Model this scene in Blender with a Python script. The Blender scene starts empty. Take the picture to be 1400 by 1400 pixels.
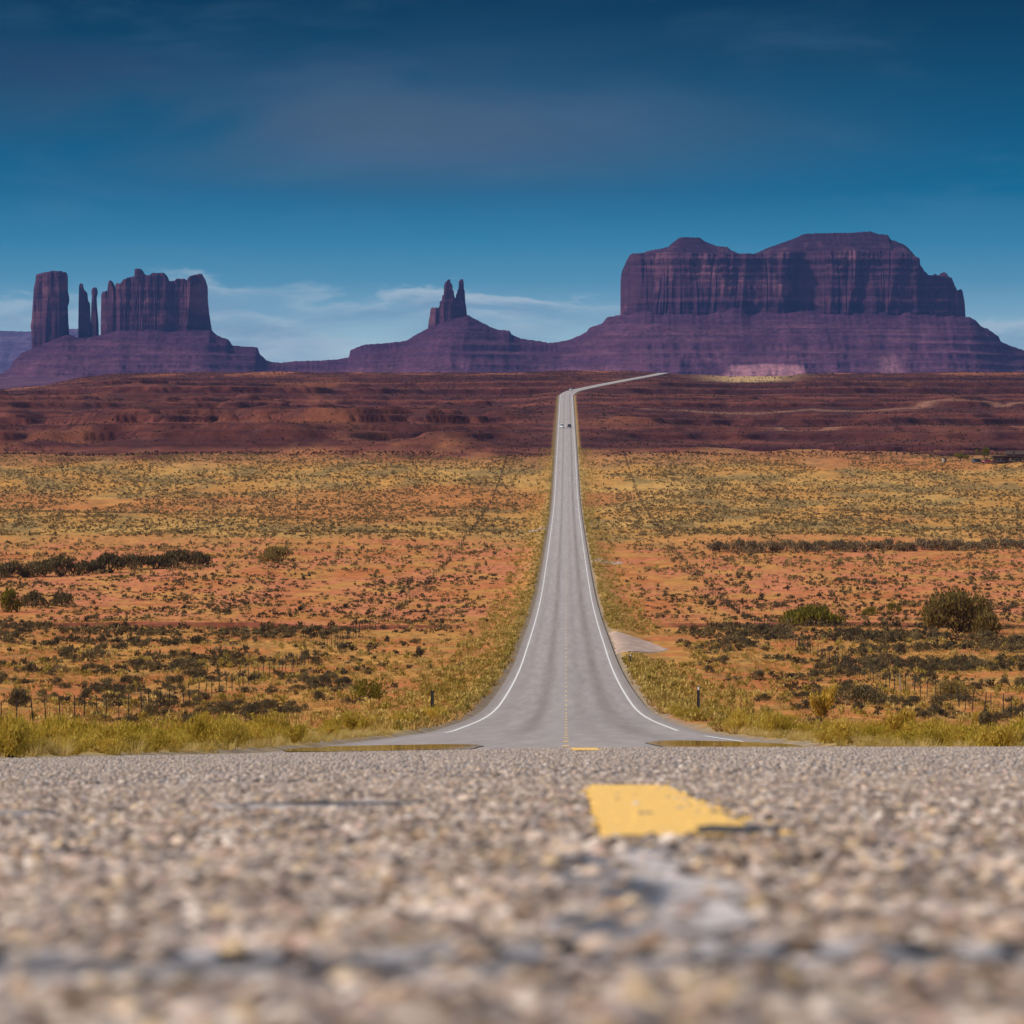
import bpy, bmesh, math, random
import numpy as np

SC = bpy.context.scene
COL = SC.collection
R = math.radians
rng = np.random.default_rng(7)
random.seed(7)

# ------------------------------------------------------------------ camera
F = 5700.0            # focal length of the photograph in its own pixels (1400 wide)
CX, HZ = 774.0, 600.0  # column the straight road runs to, row of the level horizon
cam_d = bpy.data.cameras.new("camera")
cam = bpy.data.objects.new("camera", cam_d)
COL.objects.link(cam)
SC.camera = cam
cam_d.sensor_width = 36.0
cam_d.lens = 36.0 * F / 1400.0
cam_d.clip_start = 0.05
cam_d.clip_end = 80000.0
cam.location = (0, 0, 0)
cam.rotation_euler = (R(90) - math.atan(100.0 / F), 0, math.atan(74.0 / F))
cam_d.dof.use_dof = True
cam_d.dof.focus_distance = 250.0
cam_d.dof.aperture_fstop = 26.0

# ------------------------------------------------------------------ light
SUN_DIR = np.array([-0.74, -0.24, 0.64]); SUN_DIR /= np.linalg.norm(SUN_DIR)
SUN_EL = math.asin(SUN_DIR[2]); SUN_AZ = math.atan2(SUN_DIR[0], SUN_DIR[1])
sun_d = bpy.data.lights.new("sun", 'SUN')
sun_d.energy = 2.45
sun_d.angle = R(4.0)
sun_d.color = (1.0, 0.94, 0.86)
sun = bpy.data.objects.new("sun", sun_d)
COL.objects.link(sun)
from mathutils import Vector
sun.rotation_euler = Vector(SUN_DIR).to_track_quat('Z', 'Y').to_euler()

SC.view_settings.view_transform = 'Standard'
SC.view_settings.look = 'None'
SC.view_settings.exposure = 0.35
SC.view_settings.gamma = 1.0
SC.cycles.use_denoising = True
SC.cycles.max_bounces = 6
SC.cycles.diffuse_bounces = 3
SC.cycles.volume_bounces = 0
SC.cycles.sample_clamp_indirect = 6.0


def srgb(r, g, b):
    def f(c):
        c /= 255.0
        return c / 12.92 if c <= 0.04045 else ((c + 0.055) / 1.055) ** 2.4
    return (f(r), f(g), f(b))


class NT:
    """small helper to wire shader nodes"""
    def __init__(s, tree):
        s.t = tree
        tree.nodes.clear()

    def n(s, typ, **kw):
        nd = s.t.nodes.new(typ)
        for k, v in kw.items():
            setattr(nd, k, v)
        return nd

    def l(s, a, b):
        s.t.links.new(a, b)

    def val(s, sock, v):
        if hasattr(v, 'is_output'):
            s.l(v, sock)
        else:
            sock.default_value = v

    def math(s, op, a, b=0.0, c=None, clamp=False):
        nd = s.n('ShaderNodeMath', operation=op, use_clamp=clamp)
        s.val(nd.inputs[0], a); s.val(nd.inputs[1], b)
        if c is not None:
            s.val(nd.inputs[2], c)
        return nd.outputs[0]

    def mix(s, f, a, b, blend='MIX'):
        nd = s.n('ShaderNodeMix', data_type='RGBA', blend_type=blend)
        s.val(nd.inputs[0], f)
        for i, v in ((6, a), (7, b)):
            if hasattr(v, 'is_output'):
                s.l(v, nd.inputs[i])
            else:
                nd.inputs[i].default_value = (*v, 1.0)
        return nd.outputs[2]

    def mapr(s, v, a, b, c=0.0, d=1.0, smooth=True):
        nd = s.n('ShaderNodeMapRange')
        nd.interpolation_type = 'SMOOTHSTEP' if smooth else 'LINEAR'
        s.val(nd.inputs[0], v)
        for i, x in enumerate((a, b, c, d)):
            nd.inputs[i + 1].default_value = x
        return nd.outputs[0]

    def noise(s, vec, scale, detail=4.0, rough=0.55, dist=0.0):
        nd = s.n('ShaderNodeTexNoise')
        if vec is not None:
            s.l(vec, nd.inputs['Vector'])
        nd.inputs['Scale'].default_value = scale
        nd.inputs['Detail'].default_value = detail
        nd.inputs['Roughness'].default_value = rough
        nd.inputs['Distortion'].default_value = dist
        return nd.outputs[0]

    def vmul(s, vec, xyz):
        nd = s.n('ShaderNodeVectorMath', operation='MULTIPLY')
        s.l(vec, nd.inputs[0]); nd.inputs[1].default_value = xyz
        return nd.outputs[0]

    def ramp(s, v, stops, interp='LINEAR'):
        nd = s.n('ShaderNodeValToRGB')
        cr = nd.color_ramp
        cr.interpolation = interp
        while len(cr.elements) < len(stops):
            cr.elements.new(0.5)
        for e, (p, c) in zip(cr.elements, stops):
            e.position = p; e.color = (*c, 1.0)
        s.val(nd.inputs[0], v)
        return nd.outputs[0]


# the body of air: density, tint, top and far end (the box itself is built after the terrain)
AIR_DENS, AIR_COL, AIR_TOP, AIR_END = 2.6e-5, (0.10, 0.29, 0.76), 462.0, 19800.0
AIRLIGHT = np.array([0.047, 0.120, 0.31])


# ------------------------------------------------------------------ sky
world = bpy.data.worlds.new("World")
SC.world = world
world.use_nodes = True
W = NT(world.node_tree)
tc = W.n('ShaderNodeTexCoord')
sep = W.n('ShaderNodeSeparateXYZ')
W.l(tc.outputs['Generated'], sep.inputs[0])
el = W.math('ARCSINE', sep.outputs[2])
az = W.math('ARCTAN2', sep.outputs[0], sep.outputs[1])
sky = W.n('ShaderNodeTexSky', sky_type='NISHITA', sun_disc=False)
sky.sun_elevation = SUN_EL
sky.sun_rotation = SUN_AZ
sky.air_density = 1.0; sky.dust_density = 1.2; sky.ozone_density = 1.0
nish = W.mix(1.0, sky.outputs[0], (0.105, 0.10, 0.092), 'MULTIPLY')
EXPO = 2 ** SC.view_settings.exposure
SKY_ROWS = [(600, (160, 190, 203)), (480, (158, 188, 203)), (430, (118, 160, 188)), (385, (84, 141, 176)), (330, (56, 126, 165)),
            (260, (22, 104, 146)), (180, (0, 88, 127)), (90, (0, 72, 108)), (0, (0, 59, 91)), (-120, (0, 60, 92))]
stops = []
for row, c in SKY_ROWS:
    e = (HZ - row) / F
    tau = AIR_DENS * min(AIR_END, AIR_TOP / max(e, 1e-4))
    lc = np.maximum((np.array(srgb(*c)) - AIRLIGHT * (1 - math.exp(-tau))) / math.exp(-tau), 0.0)
    stops.append((e / 0.13, tuple(v / EXPO for v in lc)))
eln = W.math('MULTIPLY', el, 1 / 0.13, clamp=True)
low = W.ramp(eln, stops)
# cloud coordinates: azimuth / elevation, stretched into flat layers
comb = W.n('ShaderNodeCombineXYZ')
W.l(az, comb.inputs[0]); W.l(el, comb.inputs[1])
def bank(c_in, el_top, scale, rough_h, thick, seed, amount, c_top, c_under):
    """a flat-based cloud bank: scalloped bright upper edge, fading out below"""
    cvn = W.n('ShaderNodeCombineXYZ')
    W.l(W.math('MULTIPLY', az, scale), cvn.inputs[0]); W.l(W.math('MULTIPLY', el, scale * 3.5), cvn.inputs[1]); cvn.inputs[2].default_value = seed
    n = W.noise(cvn.outputs[0], 1.0, 6.0, 0.55, 0.25)
    cvm = W.n('ShaderNodeCombineXYZ')
    W.l(W.math('MULTIPLY', az, 13.0), cvm.inputs[0]); cvm.inputs[1].default_value = seed * 3.7 + 1.0
    m = W.mapr(W.noise(cvm.outputs[0], 1.0, 2.0, 0.5), 0.40, 0.58)
    edge = W.math('ADD', W.math('MULTIPLY', W.math('SUBTRACT', n, 0.5), rough_h), el_top)
    d = W.math('SUBTRACT', edge, el)
    body = W.math('MULTIPLY', W.mapr(d, -0.0005, 0.0022), W.mapr(d, thick, thick * 0.5))
    tx = W.noise(W.vmul(cvn.outputs[0], (2.6, 3.6, 1.0)), 1.0, 6.0, 0.6, 0.4)
    f = W.math('MULTIPLY', W.math('MULTIPLY', W.math('MULTIPLY', body, m), W.mapr(tx, 0.30, 0.58, 0.25, 1.0)), amount)
    under = W.mix(W.mapr(d, 0.0006, thick * 0.55), tuple(v / EXPO for v in srgb(*c_top)), tuple(v / EXPO for v in srgb(*c_under)))
    return W.mix(f, c_in, under)


c_low = bank(low, 0.0225, 24.0, 0.018, 0.012, 2.3, 0.75, (196, 212, 221), (164, 190, 206))
c_low = bank(c_low, 0.0295, 24.0, 0.028, 0.011, 7.1, 0.85, (190, 208, 219), (142, 174, 197))
c_low = bank(c_low, 0.0362, 27.0, 0.028, 0.0120, 11.6, 0.92, (190, 207, 218), (136, 170, 195))
# high dusky veil: one broad soft bank with ragged ends
cv2 = W.vmul(comb.outputs[0], (7.0, 30.0, 1.0))
nd = W.n('ShaderNodeVectorMath', operation='ADD'); W.l(cv2, nd.inputs[0]); nd.inputs[1].default_value = (3.1, 0.35, 0.0)
n2 = W.noise(nd.outputs[0], 1.0, 6.0, 0.55, 0.5)
ea = W.math('DIVIDE', W.math('ADD', az, 0.034), 0.085); ee = W.math('DIVIDE', W.math('SUBTRACT', el, 0.0745), 0.0165)
env = W.math('EXPONENT', W.math('MULTIPLY', W.math('ADD', W.math('MULTIPLY', ea, ea), W.math('MULTIPLY', ee, ee)), -1.0))
veil = W.math('MULTIPLY', W.math('MULTIPLY', env, W.mapr(n2, 0.26, 0.60)), 0.78)
c_low = W.mix(veil, c_low, tuple(v / EXPO for v in srgb(82, 100, 122)))
ea = W.math('DIVIDE', W.math('ADD', az, 0.125), 0.05); ee = W.math('DIVIDE', W.math('SUBTRACT', el, 0.090), 0.009)
env = W.math('EXPONENT', W.math('MULTIPLY', W.math('ADD', W.math('MULTIPLY', ea, ea), W.math('MULTIPLY', ee, ee)), -1.0))
veil = W.math('MULTIPLY', W.math('MULTIPLY', env, W.mapr(n2, 0.30, 0.62)), 0.6)
c_low = W.mix(veil, c_low, tuple(v / EXPO for v in srgb(44, 66, 96)))
# faint wisps everywhere in the visible band
cv3 = W.vmul(comb.outputs[0], (14.0, 60.0, 7.0))
n3 = W.noise(cv3, 1.0, 6.0, 0.6, 0.5)
cl3 = W.math('MULTIPLY', W.mapr(n3, 0.48, 0.75), 0.09)
c_low = W.mix(cl3, c_low, tuple(v / EXPO for v in srgb(120, 150, 178)))
# broken overcast higher up over the plain blue sky
n4 = W.noise(tc.outputs['Generated'], 2.2, 5.0, 0.55, 0.3)
over = W.mix(W.math('MULTIPLY', W.mapr(n4, 0.40, 0.62), 0.6), nish, (0.62, 0.63, 0.64))
skyc = W.mix(W.mapr(el, 0.115, 0.30), c_low, over)
bg = W.n('ShaderNodeBackground'); W.l(skyc, bg.inputs[0]); bg.inputs[1].default_value = 1.0
wo = W.n('ShaderNodeOutputWorld'); W.l(bg.outputs[0], wo.inputs[0])

# ------------------------------------------------------------------ numeric helpers
_g = np.random.default_rng(11).random((256, 256)) * 2 * math.pi
_gx, _gy = np.cos(_g), np.sin(_g)


def gnoise(x, y):
    """gradient noise, about -0.7..0.7"""
    xi = np.floor(x).astype(np.int64); yi = np.floor(y).astype(np.int64)
    fx = x - xi; fy = y - yi
    ux = fx * fx * fx * (fx * (fx * 6 - 15) + 10); uy = fy * fy * fy * (fy * (fy * 6 - 15) + 10)

    def dot(i, j, a, b):
        return _gx[i & 255, j & 255] * a + _gy[i & 255, j & 255] * b
    n00 = dot(xi, yi, fx, fy); n10 = dot(xi + 1, yi, fx - 1, fy)
    n01 = dot(xi, yi + 1, fx, fy - 1); n11 = dot(xi + 1, yi + 1, fx - 1, fy - 1)
    return (n00 * (1 - ux) + n10 * ux) * (1 - uy) + (n01 * (1 - ux) + n11 * ux) * uy


def vnoise(x, y, seed=0):
    """0..1"""
    x, y = np.broadcast_arrays(np.asarray(x, float), np.asarray(y, float))
    return np.clip(0.5 + 0.75 * gnoise(x + seed * 17.31 + 0.37, y + seed * 9.77 + 0.61), 0, 1)


def fbm(x, y, oct=4, seed=0, gain=0.5):
    x, y = np.broadcast_arrays(np.asarray(x, float), np.asarray(y, float))
    s = 0; a = 1.0; t = 0
    c, sn = 0.8, 0.6
    x = x + seed * 17.31 + 0.37; y = y + seed * 9.77 + 0.61
    for i in range(oct):
        s = s + a * gnoise(x, y); t += a; a *= gain
        x, y = 2.03 * (c * x - sn * y) + 5.2, 2.03 * (sn * x + c * y) + 1.3
    return s / t * 1.9          # about -1..1


def sm(a, b, x):
    t = np.clip((np.asarray(x, float) - a) / (b - a), 0, 1)
    return t * t * (3 - 2 * t)


def lerp(a, b, t):
    return a + (b - a) * t


def pchip(xk, yk):
    xk = np.array(xk, float); yk = np.array(yk, float)
    h = np.diff(xk); dl = np.diff(yk) / h
    m = np.zeros_like(yk)
    m[0] = dl[0]; m[-1] = dl[-1]
    for i in range(1, len(xk) - 1):
        if dl[i - 1] * dl[i] > 0:
            w1 = 2 * h[i] + h[i - 1]; w2 = h[i] + 2 * h[i - 1]
            m[i] = (w1 + w2) / (w1 / dl[i - 1] + w2 / dl[i])

    def f(x):
        x = np.asarray(x, float)
        i = np.clip(np.searchsorted(xk, x) - 1, 0, len(xk) - 2)
        t = (x - xk[i]) / h[i]
        tl = np.clip(t, 0, 1)
        v = ((1 + 2 * tl) * (1 - tl) ** 2 * yk[i] + tl * (1 - tl) ** 2 * h[i] * m[i]
             + tl * tl * (3 - 2 * tl) * yk[i + 1] + tl * tl * (tl - 1) * h[i] * m[i + 1])
        v = v + np.where(t < 0, (x - xk[i]) * m[0], 0) + np.where(t > 1, (x - xk[-1]) * m[-1], 0)
        return v
    return f


def zr(row, d):
    return (HZ - row) / F * d


CAM_H, SLOPE0 = 0.067, 0.0704
_k = [(-60, -CAM_H + 60 * SLOPE0), (0, -CAM_H), (8, -CAM_H - 8 * SLOPE0), (14.3, -CAM_H - 14.3 * SLOPE0),
      (18, -CAM_H - 18 * SLOPE0 - 0.003)]
for d, row in ((34, 1032), (59, 1023), (84, 1011), (110, 1003), (137, 996), (231, 960), (361, 896), (653, 800), (1175, 700),
               (1640, 620), (2600, 547), (3300, 512)):
    _k.append((d, zr(row, d)))
zroad0 = pchip([a for a, b in _k], [b for a, b in _k])
_rx = pchip([0, 2540, 2640, 2760, 3000, 3260, 3330, 3380, 3430, 3500], [0, 0, 3.0, 14.5, 43, 74, 79, 77, 68, 50])


def roadx(y):
    return np.where(np.asarray(y) < 2540, 0.0, _rx(np.maximum(y, 2540)))


def make_strata(seed, zmin, zmax, hmin, hmax, k0=0.10, k1=0.22, o0=0.25, o1=0.45):
    """beds of uneven thickness: gentle slope, then a small cliff"""
    g = np.random.default_rng(seed)
    a = [zmin]; b = [zmin]; z = zmin
    while z < zmax:
        h = hmin + (hmax - hmin) * g.random() ** 1.6
        k = k0 + k1 * g.random(); o = o0 + o1 * g.random()
        a += [z + h * (1 - k), z + h]; b += [z + h * o, z + h]
        z += h
    a = np.array(a); b = np.array(b)
    return lambda q: np.interp(q, a, b)


STR_RED = make_strata(5, -80, 160, 2.6, 9.0, 0.04, 0.08, 0.30, 0.35)
STR_TAL = make_strata(9, -300, 700, 7.0, 26.0)
_crest = ([-400, -60, 0, 60, 110, 150, 300, 700, 780, 900, 945, 1000, 1080, 1100, 1400, 1800],
          [536, 535, 533, 529, 517, 512, 510, 511, 508, 509, 513, 516, 515, 512, 510, 510])


def terrace(z, h, k):
    q = z / h
    i = np.floor(q); f = q - i
    return h * (i + sm(1 - k, 1.0, f))


def T(x, y, ledge=False):
    """height of the ground"""
    x = np.asarray(x, float); y = np.asarray(y, float)
    yy = np.maximum(y, 0.5)
    px = CX + x / yy * F
    z = zroad0(np.minimum(y, 3300))
    ax = np.abs(x - roadx(y))
    # the slope up to the far crest
    s = np.clip((y - 1640) / 1660.0, 0, 1)
    zc = zr(np.interp(px, *_crest), 3300.0)
    z1 = zr(620, 1640) + (zc - zr(620, 1640)) * s
    z = np.where(y > 1640, z1, z)
    off = sm(6, 26, ax)
    # broad undulation
    amp = np.interp(y, [0, 60, 160, 400, 800, 1640, 2400, 3300], [0.0, 0.05, 0.25, 0.5, 0.9, 1.4, 1.5, 0.8])
    z = z + amp * off * fbm(x / 45.0, y / 90.0, 4, 1)
    z = z + 0.10 * sm(40, 200, y) * off * fbm(x / 4.0, y / 6.0, 3, 5)
    # shoulder falls away from the pavement
    z = z - sm(5.0, 9.0, ax) * np.interp(y, [0, 40, 100, 160, 600, 1600, 2500], [0.1, 0.12, 0.22, 0.5, 0.8, 0.25, 0.05])
    # dry wash with a bare cut bank
    yc = 497 + 16 * fbm(x / 60.0, x * 0 + 3.0, 3, 8) + 0.06 * x
    q = y - yc
    cut = -1.25 * sm(-14, -4, q) * (1 - sm(2.0, 4.0, q)) * sm(9, 16, ax) * np.clip(0.75 + 0.9 * fbm(x / 25.0, x * 0 + 7.0, 2, 4), 0.1, 1.3)
    z = z + cut
    # low step at the far edge of the sand
    z = z + 0.8 * sm(0, 6, y - (905 + 30 * fbm(x / 70.0, x * 0, 3, 6))) * sm(9, 30, ax)
    # small cut bank left, near
    yb = 205 + 8 * fbm(x / 9.0, x * 0 + 1.0, 3, 2)
    z = z + np.where(x < -12, -0.35 * sm(-7, -2, y - yb) * (1 - sm(0.3, 1.2, y - yb)) * sm(0.05, 0.5, fbm(x / 8.0, x * 0 + 5.0, 2, 3)), 0)
    # layered red bluffs on the far slope
    w = sm(1640, 1760, y) * (1 - sm(3080, 3280, y)) * sm(8, 40, ax)
    wl = lerp(0.30, 1.0, 1 - sm(560, 800, px))
    n = fbm(x / 230.0, y / 400.0, 5, 21)
    rid = np.abs(fbm(x / 115.0, y / 330.0, 4, 33))
    wd = w * (1 - 0.92 * sm(2350, 3150, y))
    zz = z + wd * (4.0 + wl * 26.0) * n - wd * (3.0 + wl * 11.0) * rid
    zt = STR_RED(zz + 1.6 * fbm(x / 140.0, y / 400.0, 4, 14)) - 0.4
    if ledge:
        zq = zz + 1.6 * fbm(x / 140.0, y / 400.0, 4, 14)
        return w * (STR_RED(zq + 0.25) - STR_RED(zq - 0.25)) / 0.5
    z = np.where(w > 0, lerp(zz, zt, w), z)
    # behind the crest: down, then the far plain rising to the foot of the buttes
    zb = np.interp(y, [3300, 3420, 4200, 5500, 7000, 8600, 12000, 25000], [0, -3, -34, -4, 36, 78, 90, 90])
    z = np.where(y > 3300, np.where(y > 4200, lerp(zc, 50.0, sm(3300, 4300, y)), zc) + zb, z)
    return z


def Tg(x, y):
    """ground height with the bed of the road let in"""
    ax = np.abs(x - roadx(y))
    dep = np.interp(y, [0, 25, 200, 1500, 3400], [0.10, 0.12, 0.22, 0.30, 0.40])
    wdt = np.interp(y, [0, 1500, 3400], [0, 0.2, 1.5])
    return T(x, y) - dep * (1 - sm(4.2 + wdt, 5.2 + wdt, ax)) * (y < 3440)


def road_z(x, y):
    z = T(roadx(y), y)
    u = np.asarray(x) - roadx(y)
    near = 1 - sm(26, 70, y)
    cross = np.where(u < 0, 0.020 * u, 0.003 * u) * near - 0.015 * np.abs(u) * (1 - near)
    return z + cross


def hit(px, row):
    """ground point seen at a photograph position"""
    ds = np.concatenate([np.arange(30, 200, 0.5), np.arange(200, 3400, 2.0)])
    xs = (px - CX) / F * ds
    rows = HZ - T(xs, ds) / ds * F
    i = np.argmax((rows <= row) & (ds > 30))
    return xs[i], ds[i], float(T(xs[i], ds[i]))


# ------------------------------------------------------------------ object helpers
def mesh_obj(name, verts, faces, mats, cols=None, parent=None, smooth=False, midx=None, link=True, quads=None):
    """verts (N,3), faces (M,3|4) arrays"""
    verts = np.ascontiguousarray(verts, dtype=np.float32)
    faces = np.ascontiguousarray(faces, dtype=np.int32)
    k = faces.shape[1]
    me = bpy.data.meshes.new(name)
    me.vertices.add(len(verts)); me.vertices.foreach_set("co", verts.ravel())
    me.loops.add(faces.size); me.loops.foreach_set("vertex_index", faces.ravel())
    me.polygons.add(len(faces))
    me.polygons.foreach_set("loop_start", np.arange(0, faces.size, k, dtype=np.int32))
    me.polygons.foreach_set("loop_total", np.full(len(faces), k, dtype=np.int32))
    if smooth:
        me.polygons.foreach_set("use_smooth", np.ones(len(faces), dtype=bool))
    if not isinstance(mats, (list, tuple)):
        mats = [mats]
    for m in mats:
        me.materials.append(m)
    if midx is not None:
        me.polygons.foreach_set("material_index", np.ascontiguousarray(midx, dtype=np.int32))
    me.update(calc_edges=True)
    if cols is not None:
        at = me.color_attributes.new("tint", 'FLOAT_COLOR', 'POINT')
        c4 = np.ones((len(verts), 4), dtype=np.float32); c4[:, :3] = cols
        at.data.foreach_set("color", c4.ravel())
    o = bpy.data.objects.new(name, me)
    if link:
        COL.objects.link(o)
    if parent is not None:
        o.parent = parent
    return o


def tag(o, label=None, cat=None, group=None, kind=None):
    if label: o['label'] = label
    if cat: o['category'] = cat
    if group: o['group'] = group
    if kind: o['kind'] = kind
    return o


def empty(name, loc, rz=0.0):
    o = bpy.data.objects.new(name, None)
    o.empty_display_size = 0.2
    o.location = loc; o.rotation_euler = (0, 0, rz)
    COL.objects.link(o)
    return o


def grid_faces(nr, nc, wrap=False):
    i = np.arange(nr - 1)[:, None]
    j = np.arange(nc if wrap else nc - 1)[None, :]
    j2 = (j + 1) % nc
    a = i * nc + j; b = i * nc + j2; c = (i + 1) * nc + j2; d = (i + 1) * nc + j
    return np.stack([a, b, c, d], -1).reshape(-1, 4)


class MB:
    """collects boxes, tubes and polygons into one mesh"""
    def __init__(s):
        s.v = []; s.f = []

    def add(s, v, f):
        o = len(s.v); s.v += [tuple(p) for p in v]; s.f += [tuple(i + o for i in q) for q in f]
        return s

    def box(s, x0, x1, y0, y1, z0, z1, tx=0.0, ty=0.0):
        v = [(x0, y0, z0), (x1, y0, z0), (x1, y1, z0), (x0, y1, z0),
             (x0 + tx, y0 + ty, z1), (x1 - tx, y0 + ty, z1), (x1 - tx, y1 - ty, z1), (x0 + tx, y1 - ty, z1)]
        return s.add(v, [(3, 2, 1, 0), (4, 5, 6, 7), (0, 1, 5, 4), (1, 2, 6, 5), (2, 3, 7, 6), (3, 0, 4, 7)])

    def tube(s, p, q, r0, r1, n=8):
        p = Vector(p); q = Vector(q); d = (q - p).normalized()
        a = d.orthogonal().normalized(); b = d.cross(a)
        v = []
        for c, r in ((p, r0), (q, r1)):
            for k in range(n):
                t = 2 * math.pi * k / n
                v.append(c + a * (r * math.cos(t)) + b * (r * math.sin(t)))
        f = [(k, (k + 1) % n, n + (k + 1) % n, n + k) for k in range(n)]
        f += [tuple(reversed(range(n))), tuple(range(n, 2 * n))]
        return s.add(v, f)

    def prism(s, prof, x0, x1, inset=None):
        """side profile [(y,z)] pulled across x; inset narrows single points"""
        n = len(prof); ins = inset or [0] * n
        v = [(x0 + ins[k], y, z) for k, (y, z) in enumerate(prof)] + [(x1 - ins[k], y, z) for k, (y, z) in enumerate(prof)]
        f = [(k, (k + 1) % n, n + (k + 1) % n, n + k) for k in range(n)]
        f += [tuple(reversed(range(n))), tuple(range(n, 2 * n))]
        return s.add(v, f)

    def build(s, name, mat, parent=None, bevel=0.0, smooth=False):
        me = bpy.data.meshes.new(name)
        me.from_pydata(s.v, [], s.f)
        bm = bmesh.new(); bm.from_mesh(me)
        bmesh.ops.recalc_face_normals(bm, faces=bm.faces)
        if bevel:
            bmesh.ops.bevel(bm, geom=list(bm.edges), offset=bevel, segments=2, affect='EDGES', clamp_overlap=True)
        for f in bm.faces:
            f.smooth = smooth
        bm.to_mesh(me); bm.free()
        me.materials.append(mat)
        o = bpy.data.objects.new(name, me)
        COL.objects.link(o)
        if parent is not None:
            o.parent = parent
        return o


# ------------------------------------------------------------------ materials
def new_mat(name):
    m = bpy.data.materials.new(name)
    m.use_nodes = True
    return m, NT(m.node_tree)


def finish(N, color, rough=0.9, spec=0.2, bump=None, metallic=0.0, normal=None):
    p = N.n('ShaderNodeBsdfPrincipled')
    N.val(p.inputs['Base Color'], color if hasattr(color, 'is_output') else (*color, 1.0))
    N.val(p.inputs['Roughness'], rough)
    p.inputs['Specular IOR Level'].default_value = spec
    p.inputs['Metallic'].default_value = metallic
    if bump is not None:
        b = N.n('ShaderNodeBump')
        b.inputs['Strength'].default_value = bump[1]
        b.inputs['Distance'].default_value = bump[2]
        N.l(bump[0], b.inputs['Height'])
        N.l(b.outputs[0], p.inputs['Normal'])
    o = N.n('ShaderNodeOutputMaterial')
    N.l(p.outputs[0], o.inputs[0])
    return p


def plain(name, c, rough=0.6, spec=0.4, metallic=0.0, var=0.12, scale=3.0):
    m, N = new_mat(name)
    t = N.n('ShaderNodeTexCoord')
    n = N.noise(t.outputs['Object'], scale, 4.0)
    k = N.mapr(n, 0.3, 0.7, 1 - var, 1 + var, False)
    col = N.mix(1.0, c, k, 'MULTIPLY')
    nd = col
    finish(N, nd, rough, spec, metallic=metallic)
    return m


def tinted(name, rough=0.92, spec=0.15, scale=(1, 1, 1), var=0.3, bumpd=0.0, ns=1.0, grain=0.0):
    """surface coloured by its own 'tint' attribute with fine mottling"""
    m, N = new_mat(name)
    a = N.n('ShaderNodeAttribute', attribute_name='tint')
    g = N.n('ShaderNodeNewGeometry')
    v = N.vmul(g.outputs['Position'], scale)
    n = N.noise(v, ns, 6.0, 0.62)
    k = N.mapr(n, 0.28, 0.72, 1 - var, 1 + var, False)
    col = N.mix(1.0, a.outputs['Color'], k, 'MULTIPLY')
    if grain:
        vo = N.n('ShaderNodeTexVoronoi')
        N.l(g.outputs['Position'], vo.inputs['Vector']); vo.inputs['Scale'].default_value = grain
        sx_ = N.n('ShaderNodeSeparateColor'); N.l(vo.outputs['Color'], sx_.inputs[0])
        col = N.mix(1.0, col, N.mapr(sx_.outputs[0], 0, 1, 0.72, 1.28, False), 'MULTIPLY')
    finish(N, col, rough, spec, (n, 0.5, bumpd) if bumpd else None)
    return m


def foliage(name, c1, c2, trans=0.2, attr=False):
    m, N = new_mat(name)
    if attr:
        a = N.n('ShaderNodeAttribute', attribute_name='tint').outputs['Color']
    else:
        oi = N.n('ShaderNodeObjectInfo')
        g = N.n('ShaderNodeNewGeometry')
        n = N.noise(g.outputs['Position'], 2.3, 3.0)
        f = N.math('ADD', N.math('MULTIPLY', oi.outputs['Random'], 0.6), N.mapr(n, 0.3, 0.7, -0.1, 0.5, False), clamp=True)
        a = N.mix(f, c1, c2)
    d = N.n('ShaderNodeBsdfDiffuse'); N.l(a, d.inputs[0])
    t = N.n('ShaderNodeBsdfTranslucent'); N.l(a, t.inputs[0])
    mx = N.n('ShaderNodeMixShader'); mx.inputs[0].default_value = trans
    N.l(d.outputs[0], mx.inputs[1]); N.l(t.outputs[0], mx.inputs[2])
    o = N.n('ShaderNodeOutputMaterial'); N.l(mx.outputs[0], o.inputs[0])
    return m


M_ground = tinted("desert_soil", 0.95, 0.05, (0.9, 0.55, 0.9), 0.34, 0.05)
M_asphalt = tinted("weathered_asphalt", 0.85, 0.2, (5, 1.2, 5), 0.16, 0.0, 1.0, 110.0)
M_stone = tinted("chip_seal_stone", 0.8, 0.25, (120, 120, 120), 0.18)
M_tar = plain("grey_crack_sealant", (0.44, 0.395, 0.39), 0.8, 0.15, var=0.45, scale=60)
M_tardark = plain("dark_tar", (0.03, 0.022, 0.014), 0.5, 0.4)


def road_paint(name, c, base):
    m, N = new_mat(name)
    g = N.n('ShaderNodeNewGeometry')
    n = N.noise(N.vmul(g.outputs['Position'], (22, 3.0, 22)), 1.0, 5.0, 0.6)
    f = N.mapr(n, 0.60, 0.74, 0.0, 0.65)
    finish(N, N.mix(f, c, base), 0.7, 0.3)
    return m


M_white = road_paint("white_road_paint", (0.78, 0.74, 0.70), (0.36, 0.32, 0.29))
M_yellow = road_paint("yellow_road_paint", (0.95, 0.56, 0.14), (0.74, 0.48, 0.18))
M_path = plain("pale_gravel", (0.47, 0.33, 0.26), 0.95, 0.05, var=0.45, scale=1.1)


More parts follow.
